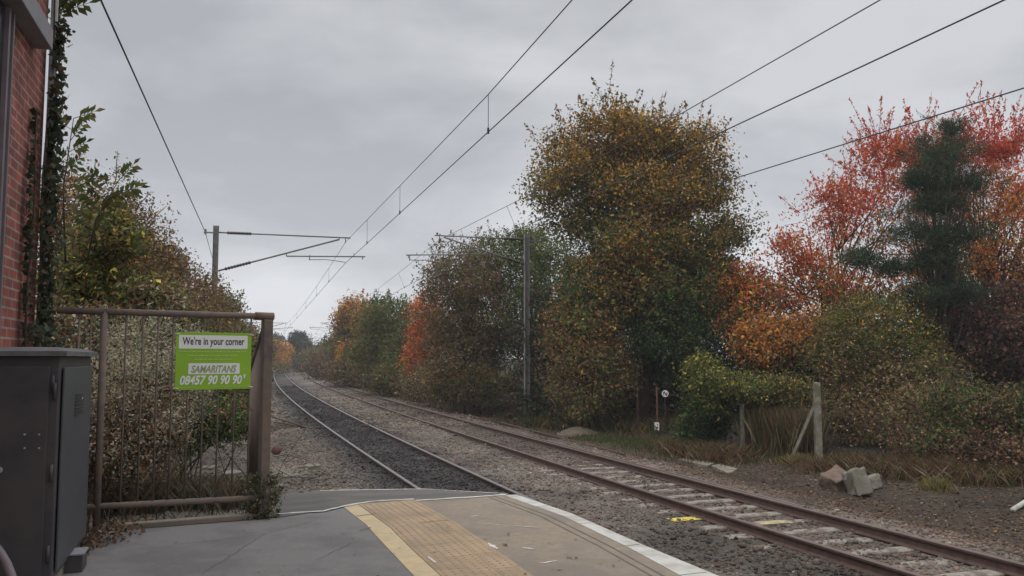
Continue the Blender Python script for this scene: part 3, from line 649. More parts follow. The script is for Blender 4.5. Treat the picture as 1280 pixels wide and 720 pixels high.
for yv in (26, 32, 46, 56, 68, 82):
    a, b = near(p1, yv), near(p2, yv)
    q = MB(); q.tube([a, b], .006, 5); q.tube([b-UP*.03, b+UP*.07], .02, 6); q.build('dropper', M['wire'], tR)
eA = G(126, 0, 6.9); q = MB(); q.tube([ext(LT[3], eA, -15), eA, LT[3]], .014, 6, cap=True); q.tube(sag(LT[3], L2[3], .5), .012, 6)
tag(q.build('earth_wire', M['wire'], smooth=True), 'single thick wire running from the top of the left mast to the upper left', 'wire')
eB = G(1280, 110, 7.0); eC = G(912, 225, 7.05); q = MB(); q.tube([ext(eC, eB, -5), eB, eC, RT[3]], .013, 6); q.tube(sag(RT[3], R2[3], .5), .011, 6)
tag(q.build('earth_wire', M['wire'], smooth=True), 'single wire running from the right mast top across the golden tree to the right edge', 'wire')

# ------------------------------------------------------------------ verge things on the right
def onground(px, py):
    z = -.3
    for _ in range(12): p = G(px, py, z); z = .5*z+.5*hz(p.x, p.y)
    return G(px, py, z)
wfc = empty('wire_fence', onground(1025, 573), 'old lineside wire fence with weathered concrete posts and sagging wires', 'fence')
def cpost(px, yt, yb, w=.12):
    b = onground(px, yb); top = P(px, yt, b.y); q = MB(); h = top.z-b.z+.15
    q.box(b+UP*(h/2-.15), (w, w, h), taper=.85); o = q.build('post', M['conc_post'], wfc, bevel=.012); return b, top
b1_, t1_ = cpost(1023.5, 478, 574, .17); b2_, t2_ = cpost(928.5, 505, 567, .12); b3_ = b1_+Vector((3.2, 1.2, .1)); t3_ = b3_+Vector((0, 0, 1.3))
q = MB(); s0_ = onground(992, 572); s1_ = b1_.lerp(t1_, .78); dd = (s1_-s0_); q.box((s0_+s1_)/2-Vector((.03, 0, 0)), (.09, .09, dd.length), (dd.normalized().orthogonal().normalized(), dd.normalized().cross(dd.normalized().orthogonal().normalized()), dd.normalized())); q.build('strut', M['conc_post'], wfc, bevel=.01)
b4_ = onground(798, 537); q = MB(); q.tube([b4_-UP*.1, P(796, 478, b4_.y)], .03, 8); q.build('post', M['redpost'], wfc); t4_ = P(796, 478, b4_.y)
q = MB(); q.box((b3_+t3_)/2, (.12, .12, 1.5)); q.build('post', M['conc_post'], wfc)
for u in (.92, .6, .28):
    q = MB(); pts = []
    for (a, b), (c, d) in zip([(b4_, t4_), (b2_, t2_), (b1_, t1_)], [(b2_, t2_), (b1_, t1_), (b3_, t3_)]): pts += sag(a.lerp(b, u), c.lerp(d, u), .06, 8)[:-1]
    pts.append(b3_.lerp(t3_, u)); pts.insert(0, b4_.lerp(t4_, u)+Vector((-6, 9, 0))); q.tube(pts, .006, 5); q.build('wire', M['rust'], wfc)
mk = onground(822, 543); mkp = empty('marker_post', mk, 'thin rusty red marker post with a white number plate in front of the dark trees', 'marker post')
q = MB(); q.tube([mk-UP*.1, P(821, 484, mk.y)], .032, 8); q.build('post', M['redpost'], mkp)
q = MB(); c = P(821, 533, mk.y-.05); q.box(c, (.16, .012, .27)); pl_ = q.build('number_plate', M['white'], mkp)
q = MB(); q.box(c+Vector((0, -.009, -.04)), (.08, .004, .05)); q.box(c+Vector((.02, -.009, .06)), (.03, .004, .05)); q.build('marking', M['black'], pl_)
rs = empty('round_sign', mk+Vector((.28, .1, 0)), 'round white sign with a dark mark on a thin dark stake', 'sign')
cR = P(831.5, 492, mk.y+.1); q = MB(); n_ = 24; q.tube([cR+Vector((0, .01, 0)), cR-Vector((0, .01, 0))], .115, n_); q.build('disc', M['white'], rs)
q = MB(); q.box(cR+Vector((0, -.014, 0)), (.035, .004, .17), (Vector((.83, 0, .55)), Vector((0,1,0)), Vector((-.55, 0, .83)))); q.box(cR+Vector((-.055, -.014, 0)), (.022, .004, .13)); q.box(cR+Vector((.055, -.014, 0)), (.022, .004, .13)); q.build('marking', M['black'], rs)
q = MB(); q.tube([Vector((cR.x, cR.y+.03, hz(cR.x, cR.y)-.1)), cR+Vector((0, .03, .1))], .015, 8); q.build('stake', M['bark'], rs)
# broken concrete blocks
def block(pxc, pyb, size, rot, lab, m, seed, dy=0):
    b = onground(pxc, pyb)+Vector((0, dy, 0)); rr = random.Random(seed); q = MB(); n = 3; vs = []; import itertools
    from mathutils import Euler
    E = Euler(rot).to_matrix(); g = {}
    fs = []
    for ax in range(3):
        for sgn_ in (-1, 1):
            idx = {}
            for i in range(n+1):
                for j in range(n+1):
                    c = [0,0,0]; c[ax] = sgn_; c[(ax+1)%3] = -1+2*i/n; c[(ax+2)%3] = -1+2*j/n; k = tuple(round(v, 3) for v in c)
                    if k not in g: g[k] = len(vs); jit = Vector([rr.uniform(-.085, .085)*s for s in size]); vs.append(E @ (Vector([c[a]*size[a]/2 for a in range(3)])+jit))
                    idx[i, j] = g[k]
            for i in range(n):
                for j in range(n):
                    f = (idx[i,j], idx[i+1,j], idx[i+1,j+1], idx[i,j+1]); fs.append(f if sgn_ > 0 else f[::-1])
    zmin = min(v.z for v in vs); q.add([b+v-UP*(zmin+.11) for v in vs], fs)
    return tag(q.build('concrete_block', m, None, bevel=.03), lab, 'concrete block', 'broken concrete blocks on the verge')
M['conc_brown'] = mat('brown_concrete', (.15, .105, .08), .95, var=.3, scale=9, bump=.5, bscale=45)
block(1050, 613, (.5, .45, .34), (.35, -.3, .5), 'brown stained concrete block, leftmost of the three on the verge', M['conc_brown'], 1, .15)
block(1072, 618, (.32, .42, .5), (-.28, -.14, .15), 'pale grey upright concrete block between the two darker ones', M['conc'], 2)
block(1094, 612, (.28, .36, .3), (-.25, -.22, -.1), 'small grey tilted concrete block, rightmost of the three', M['conc'], 3, .15)
a_, b_ = onground(1266, 641), onground(1300, 622); q = MB(); q.tube([a_+UP*.05, b_+UP*.08], .045, 10)
tag(q.build('post', M['nosing'], None, True), 'pale pole lying on the verge at the right edge', 'pole')
def slabp(l, lab, m='conc', h=.07):
    pts = [onground(*p) for p in l]; z0 = min(p.z for p in pts); q = MB(); q.prism(xy(pts), z0-.05, z0+h); return tag(q.build('trough_lid', M[m], None, bevel=.01), lab, 'trough lid', 'concrete trough lids beside the right track')
slabp([(848, 575), (858, 573), (893, 582), (884, 585)], 'pale concrete trough lid beyond the right track, left of its neighbour')
slabp([(889, 584.5), (899, 582.5), (922, 589), (912, 592)], 'weathered concrete trough lid half buried, nearer the concrete blocks', 'conc_post')
# spoil heap
hp_ = onground(724, 542); v = []; f = []; n = 22
for i in range(n):
    for j in range(n):
        u, w = (i/(n-1)-.5)*2, (j/(n-1)-.5)*2; r = math.hypot(u, w); h = max(0, 1-r)**1.0*.36+noise([u*3, w*3, 0], 2, 1)*.02-.06; v.append((hp_.x+u*.95, hp_.y+w*1.1, hp_.z+h))
for i in range(n-1):
    for j in range(n-1): a = i*n+j; f.append((a, a+n, a+n+1, a+1))
q = MB(); q.add(v, f); tag(q.build('spoil_heap', mat('sandy_soil', (.15, .115, .09), .95, var=.2, scale=8, bump=.6), None, True), 'small conical heap of pale sandy soil at the foot of the trees', 'soil heap')
# stone and pot by the ramp
rk = G(345, 566, -.2); q = MB(); 
q.add([(rk.x+.13*math.cos(a)*math.sin(b)*(1+.12*math.sin(3*a+b)), rk.y+.1*math.sin(a)*math.sin(b), rk.z+.06+.12*math.cos(b)) for b in np.linspace(.05, 3.1, 7) for a in np.linspace(0, 6.28, 10, endpoint=False)], [(i*10+j, (i+1)*10+j, (i+1)*10+(j+1)%10, i*10+(j+1)%10) for i in range(6) for j in range(10)])
tag(q.build('stone', M['redpost'], None, True), 'round reddish brown stone on the gravel just right of the fence', 'stone')
rr = random.Random(12)
for k, (px, py, w, lab) in enumerate([(362, 590, .5, 'flat pale broken slab nearest the fence post'), (392, 584, .45, 'flat pale broken slab with a chipped corner beside the gravel'), (350, 603, .4, 'pale broken slab close behind the platform ramp'), (290, 590, .5, 'pale broken slab seen through the fence bars'), (262, 583, .4, 'flat broken slab behind the fence at the foot of the shrubs')]):
    c = G(px, py, -.2); pts = [(c.x+w*.5*math.cos(a)*rr.uniform(.7, 1.1), c.y+w*.7*math.sin(a)*rr.uniform(.7, 1.1)) for a in np.linspace(0, 6.28, 7, endpoint=False)]; q = MB(); q.prism(pts, -.4, hz(c.x, c.y)+.05)
    tag(q.build('broken_slab', M['conc'], None, bevel=.01), lab, 'broken slab', 'broken concrete slabs behind the ramp')

# ------------------------------------------------------------------ foliage
PAL = {
 'gold': [(.36, .19, .03), (.27, .145, .03), (.20, .13, .035), (.40, .23, .04)], 'brown': [(.145, .085, .05), (.175, .095, .045), (.11, .07, .048)],
 'olive': [(.095, .095, .03), (.13, .115, .035), (.075, .085, .032)], 'green': [(.055, .088, .024), (.075, .105, .028), (.045, .07, .023)],
 'dark': [(.022, .036, .02), (.03, .045, .025)], 'red': [(.42, .06, .045), (.46, .10, .07), (.40, .11, .05), (.34, .045, .04)],
 'orange': [(.42, .15, .03), (.36, .11, .025), (.45, .19, .04)], 'purple': [(.095, .055, .045), (.11, .065, .045), (.075, .05, .04)],
 'yellow': [(.34, .27, .06), (.27, .22, .06)], 'pine': [(.03, .045, .024), (.04, .056, .03)], 'dry': [(.25, .19, .125), (.2, .15, .10), (.29, .23, .16)],
 'maroon': [(.055, .022, .022), (.075, .03, .025)], 'sage': [(.19, .205, .14), (.24, .235, .17), (.26, .215, .165)], 'ivy': [(.05, .07, .04), (.075, .09, .055), (.045, .055, .038)]}
BOOST = 1.0
def pick(rg, names, wts, n):
    cols = []; w = []
    for nm, wt in zip(names, wts):
        for c in PAL[nm]: cols.append(c); w.append(wt/len(PAL[nm]))
    w = np.array(w); return np.minimum(np.array(cols)[rg.choice(len(cols), n, p=w/w.sum())]*BOOST, .6)
def leaves(c, nrm_, size, col, rg, aspect=.62, droop=0):
    n = len(c); a = rg.normal(size=(n, 3)); a[:, 2] -= droop; a /= np.linalg.norm(a, axis=1)[:, None]
    nn = nrm_+rg.normal(size=(n, 3))*.8; b = np.cross(a, nn); b /= np.linalg.norm(b, axis=1)[:, None]+1e-9; up = np.cross(b, a)
    s = (size*np.exp(rg.normal(0, .25, n)))[:, None]
    v = np.stack([c-a*s*.5, c+b*s*aspect*.5+up*s*.1-a*s*.05, c+a*s*.55, c-b*s*aspect*.5+up*s*.1-a*s*.05], 1).reshape(-1, 3)
    return v, np.arange(n*4).reshape(-1, 4), np.repeat(col, 4, 0)
def foliage(blobs, n, size, colf, rg, cl=.22, per=26, shell=.5, rough=.25, shoots=0, shl=.9, aspect=.62, droop=0, freq=1.1, minz=None):
    B = np.array(blobs, float); w = (B[:, 3]*B[:, 4]*B[:, 5])**.667; nc = max(8, n//per)
    k = rg.choice(len(B), nc, p=w/w.sum()); d = rg.normal(size=(nc, 3)); d /= np.linalg.norm(d, axis=1)[:, None]
    r = shell+(1-shell)*rg.random(nc)**.6
    p0 = B[k, :3]+d*B[k, 3:6]
    r *= 1+rough*noise(p0, freq, 0)+rough*.5*noise(p0, freq*2.7, 1)
    cc_ = B[k, :3]+d*B[k, 3:6]*r[:, None]
    nl = rg.poisson(per, nc); idx = np.repeat(np.arange(nc), nl); rad = cl*rg.uniform(.55, 1.75, nc)
    g3 = rg.normal(size=(len(idx), 3)); gl = np.linalg.norm(g3, axis=1)[:, None]; g3 = g3*np.minimum(1, 1.9/gl)
    c = cc_[idx]+g3*rad[idx][:, None]*np.array([1, 1, .75])
    out = d[idx]*.9+np.array([0, 0, .5])
    twigs = [(cc_[i]-d[i]*.5*rad[i]*2, cc_[i]+d[i]*rad[i]*1.1) for i in range(0, nc, max(1, nc//260))]
    tv0 = rg.normal(size=nc); tval = tv0[idx]; lum = (1+.20*rg.normal(size=nc))[idx]
    if shoots:
        tops = np.argsort(-(cc_[:, 2]+rg.normal(0, .9, nc)*B[:, 5].mean()*.5))[:shoots*2]; tops = rg.choice(tops, shoots, replace=False); C2 = []; T2 = []
        for i in tops:
            ln = shl*rg.uniform(.35, 1.1); dv = d[i]*np.array([.9, .9, .2])+np.array([0, 0, .9])+rg.normal(size=3)*.25; dv /= np.linalg.norm(dv); m_ = int(18*ln/.9)+6
            t = rg.random(m_)**1.0*ln; C2.append(cc_[i]+dv*t[:, None]+rg.normal(size=(m_, 3))*(.10*(1.1-t/ln))[:, None]); T2.append(np.full(m_, tval[0])); twigs.append((cc_[i], cc_[i]+dv*ln))
        C2 = np.concatenate(C2); c = np.concatenate([c, C2]); out = np.concatenate([out, np.tile([0, 0, 1.], (len(C2), 1))]); tval = np.concatenate([tval, np.concatenate(T2)])
    if minz is not None:
        kp = c[:, 2] > minz; c, out, tval = c[kp], out[kp], tval[kp]; lum = np.concatenate([lum, np.ones(len(kp)-len(lum))])[kp]
    col = colf(c, tval, rg); col = np.clip(col*rg.normal(1, .16, (len(c), 1))*np.clip(lum if len(lum) == len(c) else np.ones(len(c)), .6, 1.5)[:, None], .008, .8)
    v, q, cc2 = leaves(c, out, size, col, rg, aspect, droop); return v, q, cc2, twigs, cc_
def palf(*st, key='z', lo=0, hi=1, nz=.25, freq=.55, ch=2):
    """st: list of (position 0..1, names, weights) chosen along height with patchy noise"""
    def f(c, tv, rg):
        h = (c[:, 2]-lo)/(hi-lo)+nz*noise(c, freq, ch)+.14*tv+rg.normal(0, .05, len(c)); col = np.zeros((len(c), 3)); 
        for i, (p_, nm, wt) in enumerate(st):
            nx_ = st[i+1][0] if i+1 < len(st) else 99; m = (h >= (p_ if i else -99)) & (h < nx_); 
            if m.any(): col[m] = pick(rg, nm, wt, int(m.sum()))
        return col
    return f
TL = .9   # global leaf amount
def tree(name, label, cat, foot, blobs, n, size, colf, seed, group=None, trunk=.16, cl=.22, stems=1, shoots=0, shl=.9, shell=.5, rough=.25, aspect=.62, droop=0, mat_='leaf', freq=1.1, per=26, limbs=14):
    """foot (px, Y); blobs in (px, py, rx_px, rz_px, Y, ry_m)"""
    rg = np.random.default_rng(seed); rr = random.Random(seed); x = (foot[0]-640)/F*foot[1]; base = Vector((x, foot[1], hz(x, foot[1])))
    BW = []
    for (px, py, rx, rz, Y, ry) in blobs: p = P(px, py, Y); k = Y/F; BW.append((p.x, p.y, p.z, rx*k, ry, rz*k))
    t = empty(name, base, label, cat, group)
    v, q, c, tw, cc_ = foliage(BW, int(n*TL), size, colf, rg, cl=cl, shoots=shoots, shl=shl, shell=shell, rough=rough, aspect=aspect, droop=droop, freq=freq, per=per, minz=base.z+.02)
    link('crown', mesh_np('crown', v, q, c), M[mat_], t)
    mb = MB(); zt_ = max(b[2] for b in BW); heads = []
    for k in range(stems):
        b0 = base+Vector((rr.uniform(-.3, .3)*(stems > 1)*stems*.5, rr.uniform(-.3, .3)*(stems > 1), 0)); top = Vector((np.mean([b[0] for b in BW])+rr.uniform(-.4, .4)*stems*.6, np.mean([b[1] for b in BW])+rr.uniform(-.3, .3), base.z+(zt_-base.z)*rr.uniform(.65, .95)))
        pts = [b0-UP*.15]; 
        for i in range(1, 7): u = i/6; pts.append(b0.lerp(top, u)+Vector((rr.uniform(-1, 1), rr.uniform(-1, 1), 0))*.08*(top-b0).length*.3)
        mb.tube(pts, [trunk*(1-.93*i/6)/(stems**.5) for i in range(7)], 8); heads.append(pts)
    for k in range(limbs):
        pts = rr.choice(heads); i = rr.randint(1, 4); a = pts[i]; b = Vector(cc_[rg.integers(len(cc_))]); 
        if b.z < a.z-.3: a = pts[1]
        m = a.lerp(b, .5)+Vector((rr.uniform(-.2, .2), rr.uniform(-.2, .2), rr.uniform(0, .35))); mb.tube([a, m, b], [trunk*.32, trunk*.2, trunk*.06], 5)
    for a, b in tw: a = Vector(a); b = Vector(b); mb.tube([a, b], [.012, .005], 3, cap=False)
    mb.build('trunk' if stems == 1 else 'branches', M['bark'], t, True)
    return t
# --- the right-hand line of trees, nearest and largest first
BOOST = 1.38
GR = 'trees beyond the right track'
tree('broadleaf_tree', 'tall broad tree with golden brown top and dark green skirts, largest in view', 'tree', (800, 33),
 [(770, 175, 46, 38, 33, 2.2), (820, 182, 44, 36, 33, 2.0), (712, 200, 40, 34, 33, 1.8), (690, 235, 26, 24, 33, 1.5), (866, 196, 32, 36, 33, 1.9), (888, 240, 24, 26, 33, 1.5), (775, 235, 60, 34, 32.4, 2.2), (835, 250, 48, 32, 32.6, 2.0), (730, 275, 36, 28, 33, 1.7), (790, 300, 62, 32, 32.2, 2.2), (862, 310, 46, 34, 32.8, 2.0), (908, 290, 26, 24, 33, 1.4), (742, 345, 40, 34, 33, 1.8), (800, 365, 50, 40, 32.2, 2.2), (862, 375, 48, 42, 32.6, 2.0), (905, 345, 22, 34, 33, 1.3), (735, 400, 36, 32, 32.5, 1.7), (790, 235, 76, 66, 34.2, .8), (815, 330, 78, 86, 34.2, 1.0)],
 135000, .112, palf((0, ['dark', 'green', 'ivy'], [.3, .65, .1]), (.16, ['green', 'olive', 'brown'], [.6, .32, .15]), (.40, ['olive', 'brown', 'gold', 'green'], [.36, .40, .22, .2]), (.66, ['gold', 'brown', 'olive'], [.5, .34, .28]), lo=2.0, hi=11.4, nz=.22, freq=.8), 21, GR, .3, cl=.30, shoots=95, shl=1.4, rough=.34, shell=.5, freq=1.5, limbs=40, per=44)
tree('broadleaf_tree', 'russet brown leafy tree at the left foot of the golden tree', 'tree', (738, 32),
 [(742, 425, 50, 48, 31.8, 1.4), (728, 472, 42, 44, 31.4, 1.3), (762, 468, 30, 46, 31.6, 1.1), (712, 410, 30, 46, 32.5, 1.3)], 30000, .095, palf((0, ['brown', 'olive', 'green'], [.5, .3, .25]), (.5, ['brown', 'gold', 'olive', 'maroon'], [.5, .18, .28, .15]), lo=0, hi=3.8, nz=.4, freq=1.0), 22, GR, .12, cl=.2, stems=3, rough=.25)
tree('broadleaf_tree', 'dark green ivy-clad tree below the golden crown, behind the round sign', 'tree', (880, 32.0),
 [(850, 420, 56, 36, 31.5, 1.4), (900, 430, 45, 50, 31, 1.4), (895, 480, 32, 40, 31, 1.2), (800, 425, 30, 30, 31.8, 1.2), (860, 465, 36, 30, 33.5, 1.2), (925, 385, 26, 40, 31.6, 1.2), (885, 370, 36, 30, 31.2, 1.0)], 26000, .09, palf((0, ['dark', 'ivy'], [.6, .4]), (.45, ['dark', 'green'], [.3, .7]), lo=0, hi=4.2, nz=.3), 23, GR, .14, cl=.22, stems=3)
tree('hawthorn_tree', 'brown purple tree with sparse twiggy top left of the mast', 'tree', (590, 42),
 [(582, 350, 48, 42, 42, 2.2), (560, 385, 34, 60, 42, 2.0), (605, 400, 46, 60, 42, 2.2), (585, 450, 50, 45, 41.5, 2.0), (612, 425, 36, 50, 43, 1.2), (570, 430, 40, 50, 43.5, 1.2)], 46000, .11, palf((0, ['brown', 'olive', 'purple'], [.4, .3, .3]), (.4, ['purple', 'brown', 'olive', 'green'], [.28, .38, .35, .1]), lo=0, hi=7, nz=.35, freq=.6), 24, GR, .18, cl=.26, shoots=30, shl=1.0, stems=3)
tree('broadleaf_tree', 'mid green full tree behind the right mast', 'tree', (660, 41.5),
 [(655, 330, 42, 45, 42.5, 2), (692, 345, 46, 60, 41, 2), (655, 400, 42, 60, 42, 2), (690, 430, 36, 55, 40.5, 1.6), (662, 298, 24, 18, 43, 1.2), (615, 325, 34, 34, 44.5, 1.6)], 42000, .105, palf((0, ['green', 'brown', 'olive'], [.5, .25, .3]), (.4, ['green', 'olive'], [.75, .35]), (.8, ['olive', 'green'], [.6, .4]), lo=0, hi=7.2, nz=.25), 25, GR, .18, cl=.25, shoots=22, shl=.8, stems=2)
tree('shrub', 'low dark shrub at the foot of the purple tree by the mast', 'shrub', (610, 40.5), [(605, 482, 46, 30, 40.5, 1.3), (565, 472, 40, 33, 42, 1.4), (655, 482, 34, 36, 40.3, 1.0), (692, 488, 26, 34, 38.5, .9)], 18000, .1, palf((0, ['dark', 'brown', 'olive'], [.35, .4, .3]), (.5, ['olive', 'brown', 'gold'], [.45, .35, .1]), lo=0, hi=3, nz=.4), 26, GR, .06, cl=.22, stems=4, shoots=16, shl=.6)
tree('maple_tree', 'vivid orange red small tree among green ones', 'tree', (530, 52), [(535, 392, 20, 20, 52, 1.3), (527, 420, 17, 20, 52, 1.2), (518, 448, 13, 20, 52, 1.0), (545, 420, 15, 22, 53, 1.0)], 13000, .13, palf((0, ['orange', 'red', 'brown'], [.4, .4, .25]), (.6, ['orange', 'red', 'gold'], [.5, .45, .2]), lo=1, hi=6, nz=.3), 27, GR, .12, cl=.24, shoots=8, shl=.6)
tree('broadleaf_tree', 'rounded green tree left of the orange red tree', 'tree', (490, 60), [(490, 405, 36, 28, 60, 2.2), (475, 435, 36, 30, 60, 2), (508, 440, 26, 32, 57, 2), (500, 470, 30, 22, 55, 1.8)], 32000, .15, palf((0, ['green', 'olive', 'brown'], [.4, .35, .3]), (.5, ['green', 'olive'], [.7, .35]), lo=0, hi=6.5, nz=.25), 28, GR, .18, cl=.32, shoots=24, shl=.9)
tree('broadleaf_tree', 'tree with an orange gold top at the far end of the green row', 'tree', (445, 78), [(442, 398, 26, 26, 78, 2.2), (435, 430, 20, 28, 78, 2), (463, 415, 22, 36, 74, 2.2), (452, 452, 22, 20, 72, 2)], 30000, .18, palf((0, ['brown', 'olive', 'green'], [.4, .3, .3]), (.5, ['brown', 'olive', 'gold'], [.5, .3, .15]), (.82, ['gold', 'orange', 'brown'], [.5, .35, .3]), lo=0, hi=8, nz=.16), 29, GR, .2, cl=.36, shoots=18, shl=1.0)
tree('shrub', 'small bright yellow orange shrub low in the far row', 'shrub', (432, 74), [(432, 443, 7, 14, 74, .6)], 1800, .16, palf((0, ['orange', 'yellow'], [.6, .3]), lo=0, hi=4), 30, GR, .05, cl=.25)
for k, (px, py, rx, rz, Y, lab, pals) in enumerate([(545, 480, 44, 24, 46, 'brown undergrowth shrub below the orange red tree', ['brown', 'olive', 'dry']), (490, 478, 36, 18, 56, 'brown olive shrub at the trackside below the rounded green tree', ['brown', 'olive', 'dark']), (440, 468, 34, 14, 72, 'low brown shrub at the trackside far along the row', ['brown', 'purple', 'olive']), (410, 458, 26, 13, 98, 'distant brown shrub where the right track curves away', ['brown', 'purple', 'olive'])]):
    tree('shrub', lab, 'shrub', (px, Y), [(px, py, rx, rz, Y, 1.6), (px+rx*.6, py+3, rx*.6, rz*.8, Y-2, 1.2)], 9000, .1*Y/40, palf((0, pals, [.4, .35, .25]), lo=0, hi=3), 31+k, GR, .05, cl=.0065*Y, stems=3, shoots=14, shl=.018*Y)
# far end
FG = 'distant trees at the end of the line'
tree('broadleaf_tree', 'bright orange yellow distant tree at the end of the left track', 'tree', (349, 150), [(349, 441, 13, 11, 150, 2), (352, 452, 9, 7, 148, 1.5)], 9000, .3, palf((0, ['gold', 'orange'], [.5, .5]), (.4, ['orange', 'yellow'], [.6, .3]), lo=0, hi=5), 40, FG, .2, cl=.45)
tree('pine_tree', 'dark rounded evergreen far away above the vanishing tracks', 'tree', (375, 165), [(375, 432, 14, 12, 165, 2.5), (372, 424, 7, 6, 165, 1.5), (378, 446, 10, 8, 165, 2)], 12000, .3, palf((0, ['dark', 'pine'], [.5, .5]), lo=0, hi=8), 41, FG, .3, cl=.5, shoots=6, shl=1.2)
tree('pine_tree', 'small dark evergreen behind the distant orange tree', 'tree', (345, 175), [(345, 428, 8, 9, 175, 2)], 5000, .3, palf((0, ['dark', 'pine'], [.5, .5]), lo=0, hi=8), 42, FG, .3, cl=.5)
tree('broadleaf_tree', 'grey green distant tree closing the view right of the dark evergreen', 'tree', (396, 158), [(398, 448, 20, 12, 158, 3), (378, 455, 14, 10, 150, 2), (415, 442, 18, 18, 140, 3)], 16000, .28, palf((0, ['brown', 'olive', 'green'], [.35, .3, .3]), lo=0, hi=8), 43, FG, .25, cl=.5)
tree('broadleaf_tree', 'olive distant tree behind the fence corner at the left', 'tree', (322, 120), [(325, 440, 20, 20, 120, 3), (300, 425, 25, 30, 110, 3), (352, 459, 10, 6, 130, 1)], 14000, .24, palf((0, ['brown', 'olive', 'gold'], [.35, .4, .1]), lo=0, hi=8), 44, FG, .25, cl=.45)
for k in range(9):   # wood closing the horizon
    pxx = 250+k*34; Yk = 205+8*(k % 3); rgk = 8+4*((k*7) % 3)
    tree('broadleaf_tree', 'hazy tree of the low skyline wood beyond the bend', 'tree', (pxx, Yk), [(pxx, 450-rgk*.4, 24, rgk, Yk, 4)], 4200, .42, palf((0, [['brown', 'olive'], ['olive', 'green'], ['purple', 'brown']][k % 3], [.5, .5]), lo=0, hi=8), 50+k, 'skyline wood', .25, cl=.7, limbs=4)
# --- red cherries, pine and scrub on the right
tree('cherry_tree', 'red and orange autumn cherry with slender open branches against the sky', 'tree', (1060, 32),
 [(1010, 335, 62, 46, 32, 2.2), (965, 375, 55, 45, 31, 1.8), (1060, 270, 62, 52, 32, 2), (1110, 238, 42, 42, 32.5, 2), (1060, 370, 80, 55, 31, 2.2), (1155, 195, 36, 34, 33, 1.6), (985, 430, 60, 40, 30, 1.8), (940, 350, 32, 40, 31, 1.2), (930, 405, 38, 42, 30.5, 1.3), (900, 365, 22, 26, 31, .8), (985, 305, 32, 30, 31, 1.2), (1040, 240, 28, 26, 32, 1.2), (1100, 190, 26, 24, 32.5, 1.2)],
 27000, .13, palf((0, ['gold', 'orange', 'olive', 'red', 'brown'], [.25, .3, .3, .25, .2]), (.34, ['orange', 'red', 'gold'], [.42, .5, .18]), (.6, ['red', 'orange'], [.85, .3]), lo=1, hi=10.5, nz=.18), 60, 'autumn cherries behind the fence', .13, cl=.21, shoots=120, shl=1.6, shell=.15, rough=.42, aspect=.42, droop=.9, mat_='leaf_thin', per=13, limbs=60, stems=5)
tree('cherry_tree', 'second autumn cherry at the right edge, orange below with pinkish red shoots', 'tree', (1255, 31),
 [(1240, 190, 50, 42, 32, 2), (1270, 250, 70, 60, 31, 2.4), (1230, 320, 66, 52, 31, 2.2), (1290, 350, 60, 60, 31, 2.2), (1180, 250, 40, 50, 33, 1.6), (1160, 330, 60, 45, 32, 1.8)],
 27000, .13, palf((0, ['brown', 'gold', 'maroon'], [.4, .3, .25]), (.42, ['gold', 'orange', 'brown'], [.5, .4, .25]), (.68, ['orange', 'red'], [.4, .6]), (.84, ['red'], [1]), lo=1, hi=10.5, nz=.16), 61, 'autumn cherries behind the fence', .14, cl=.21, shoots=80, shl=1.3, shell=.15, rough=.42, aspect=.42, droop=.9, mat_='leaf_thin', per=13, limbs=60, stems=5)
tree('pine_tree', 'dark blue green pine with layered needle masses standing before the cherries', 'tree', (1165, 26),
 [(1178, 192, 51, 26, 26.5, 1.1), (1150, 222, 41, 22, 26, 1.0), (1208, 228, 49, 22, 26.5, 1.1), (1172, 255, 54, 22, 26, 1.1), (1146, 290, 46, 19, 26, 1.0), (1200, 292, 44, 18, 26, 1.0), (1076, 322, 34, 13, 25.5, .7), (1112, 334, 37, 13, 26, .8), (1168, 322, 44, 18, 26, 1.0), (1156, 372, 49, 20, 26, 1.0), (1200, 365, 41, 20, 26, 1.0), (1190, 160, 20, 12, 26.5, .5), (1172, 225, 32, 50, 26.6, .5), (1172, 330, 29, 50, 26.4, .5)],
 70000, .15, palf((0, ['pine', 'dark'], [.8, .2]), lo=0, hi=8), 62, None, .12, cl=.13, shell=.3, rough=.5, aspect=.085, per=30, limbs=40, freq=2.6, shoots=30, shl=.4)
SG = 'scrub behind the wire fence'
tree('bramble', 'yellow green bramble thicket with dry stems right of the tall concrete post', 'shrub', (1090, 23.5),
 [(1090, 420, 75, 48, 26, 1.6), (1060, 460, 44, 60, 25, 1.0), (1130, 470, 68, 55, 25, 1.4), (1095, 520, 64, 48, 24, 1.1), (1160, 530, 60, 42, 22.5, 1.2)], 52000, .075, palf((0, ['brown', 'olive', 'dry'], [.5, .3, .12]), (.35, ['olive', 'brown', 'green'], [.45, .3, .2]), (.7, ['olive', 'gold', 'green'], [.55, .22, .25]), lo=-.2, hi=3.8, nz=.35, freq=1.2), 63, SG, .05, cl=.17, stems=6, shoots=60, shl=.7)
tree('shrub', 'dark maroon brown thicket at the right edge', 'shrub', (1250, 27), [(1240, 430, 70, 52, 27, 1.8), (1290, 440, 60, 70, 26, 2), (1180, 420, 40, 45, 28, 1.5), (1250, 385, 70, 30, 28, 1.6)], 34000, .1, palf((0, ['maroon', 'purple', 'dark'], [.6, .25, .25]), (.8, ['brown', 'maroon'], [.4, .5]), lo=0, hi=5, nz=.3), 64, SG, .1, cl=.22, stems=4, shoots=16)  # thicket leaves coloured dark maroon and purple
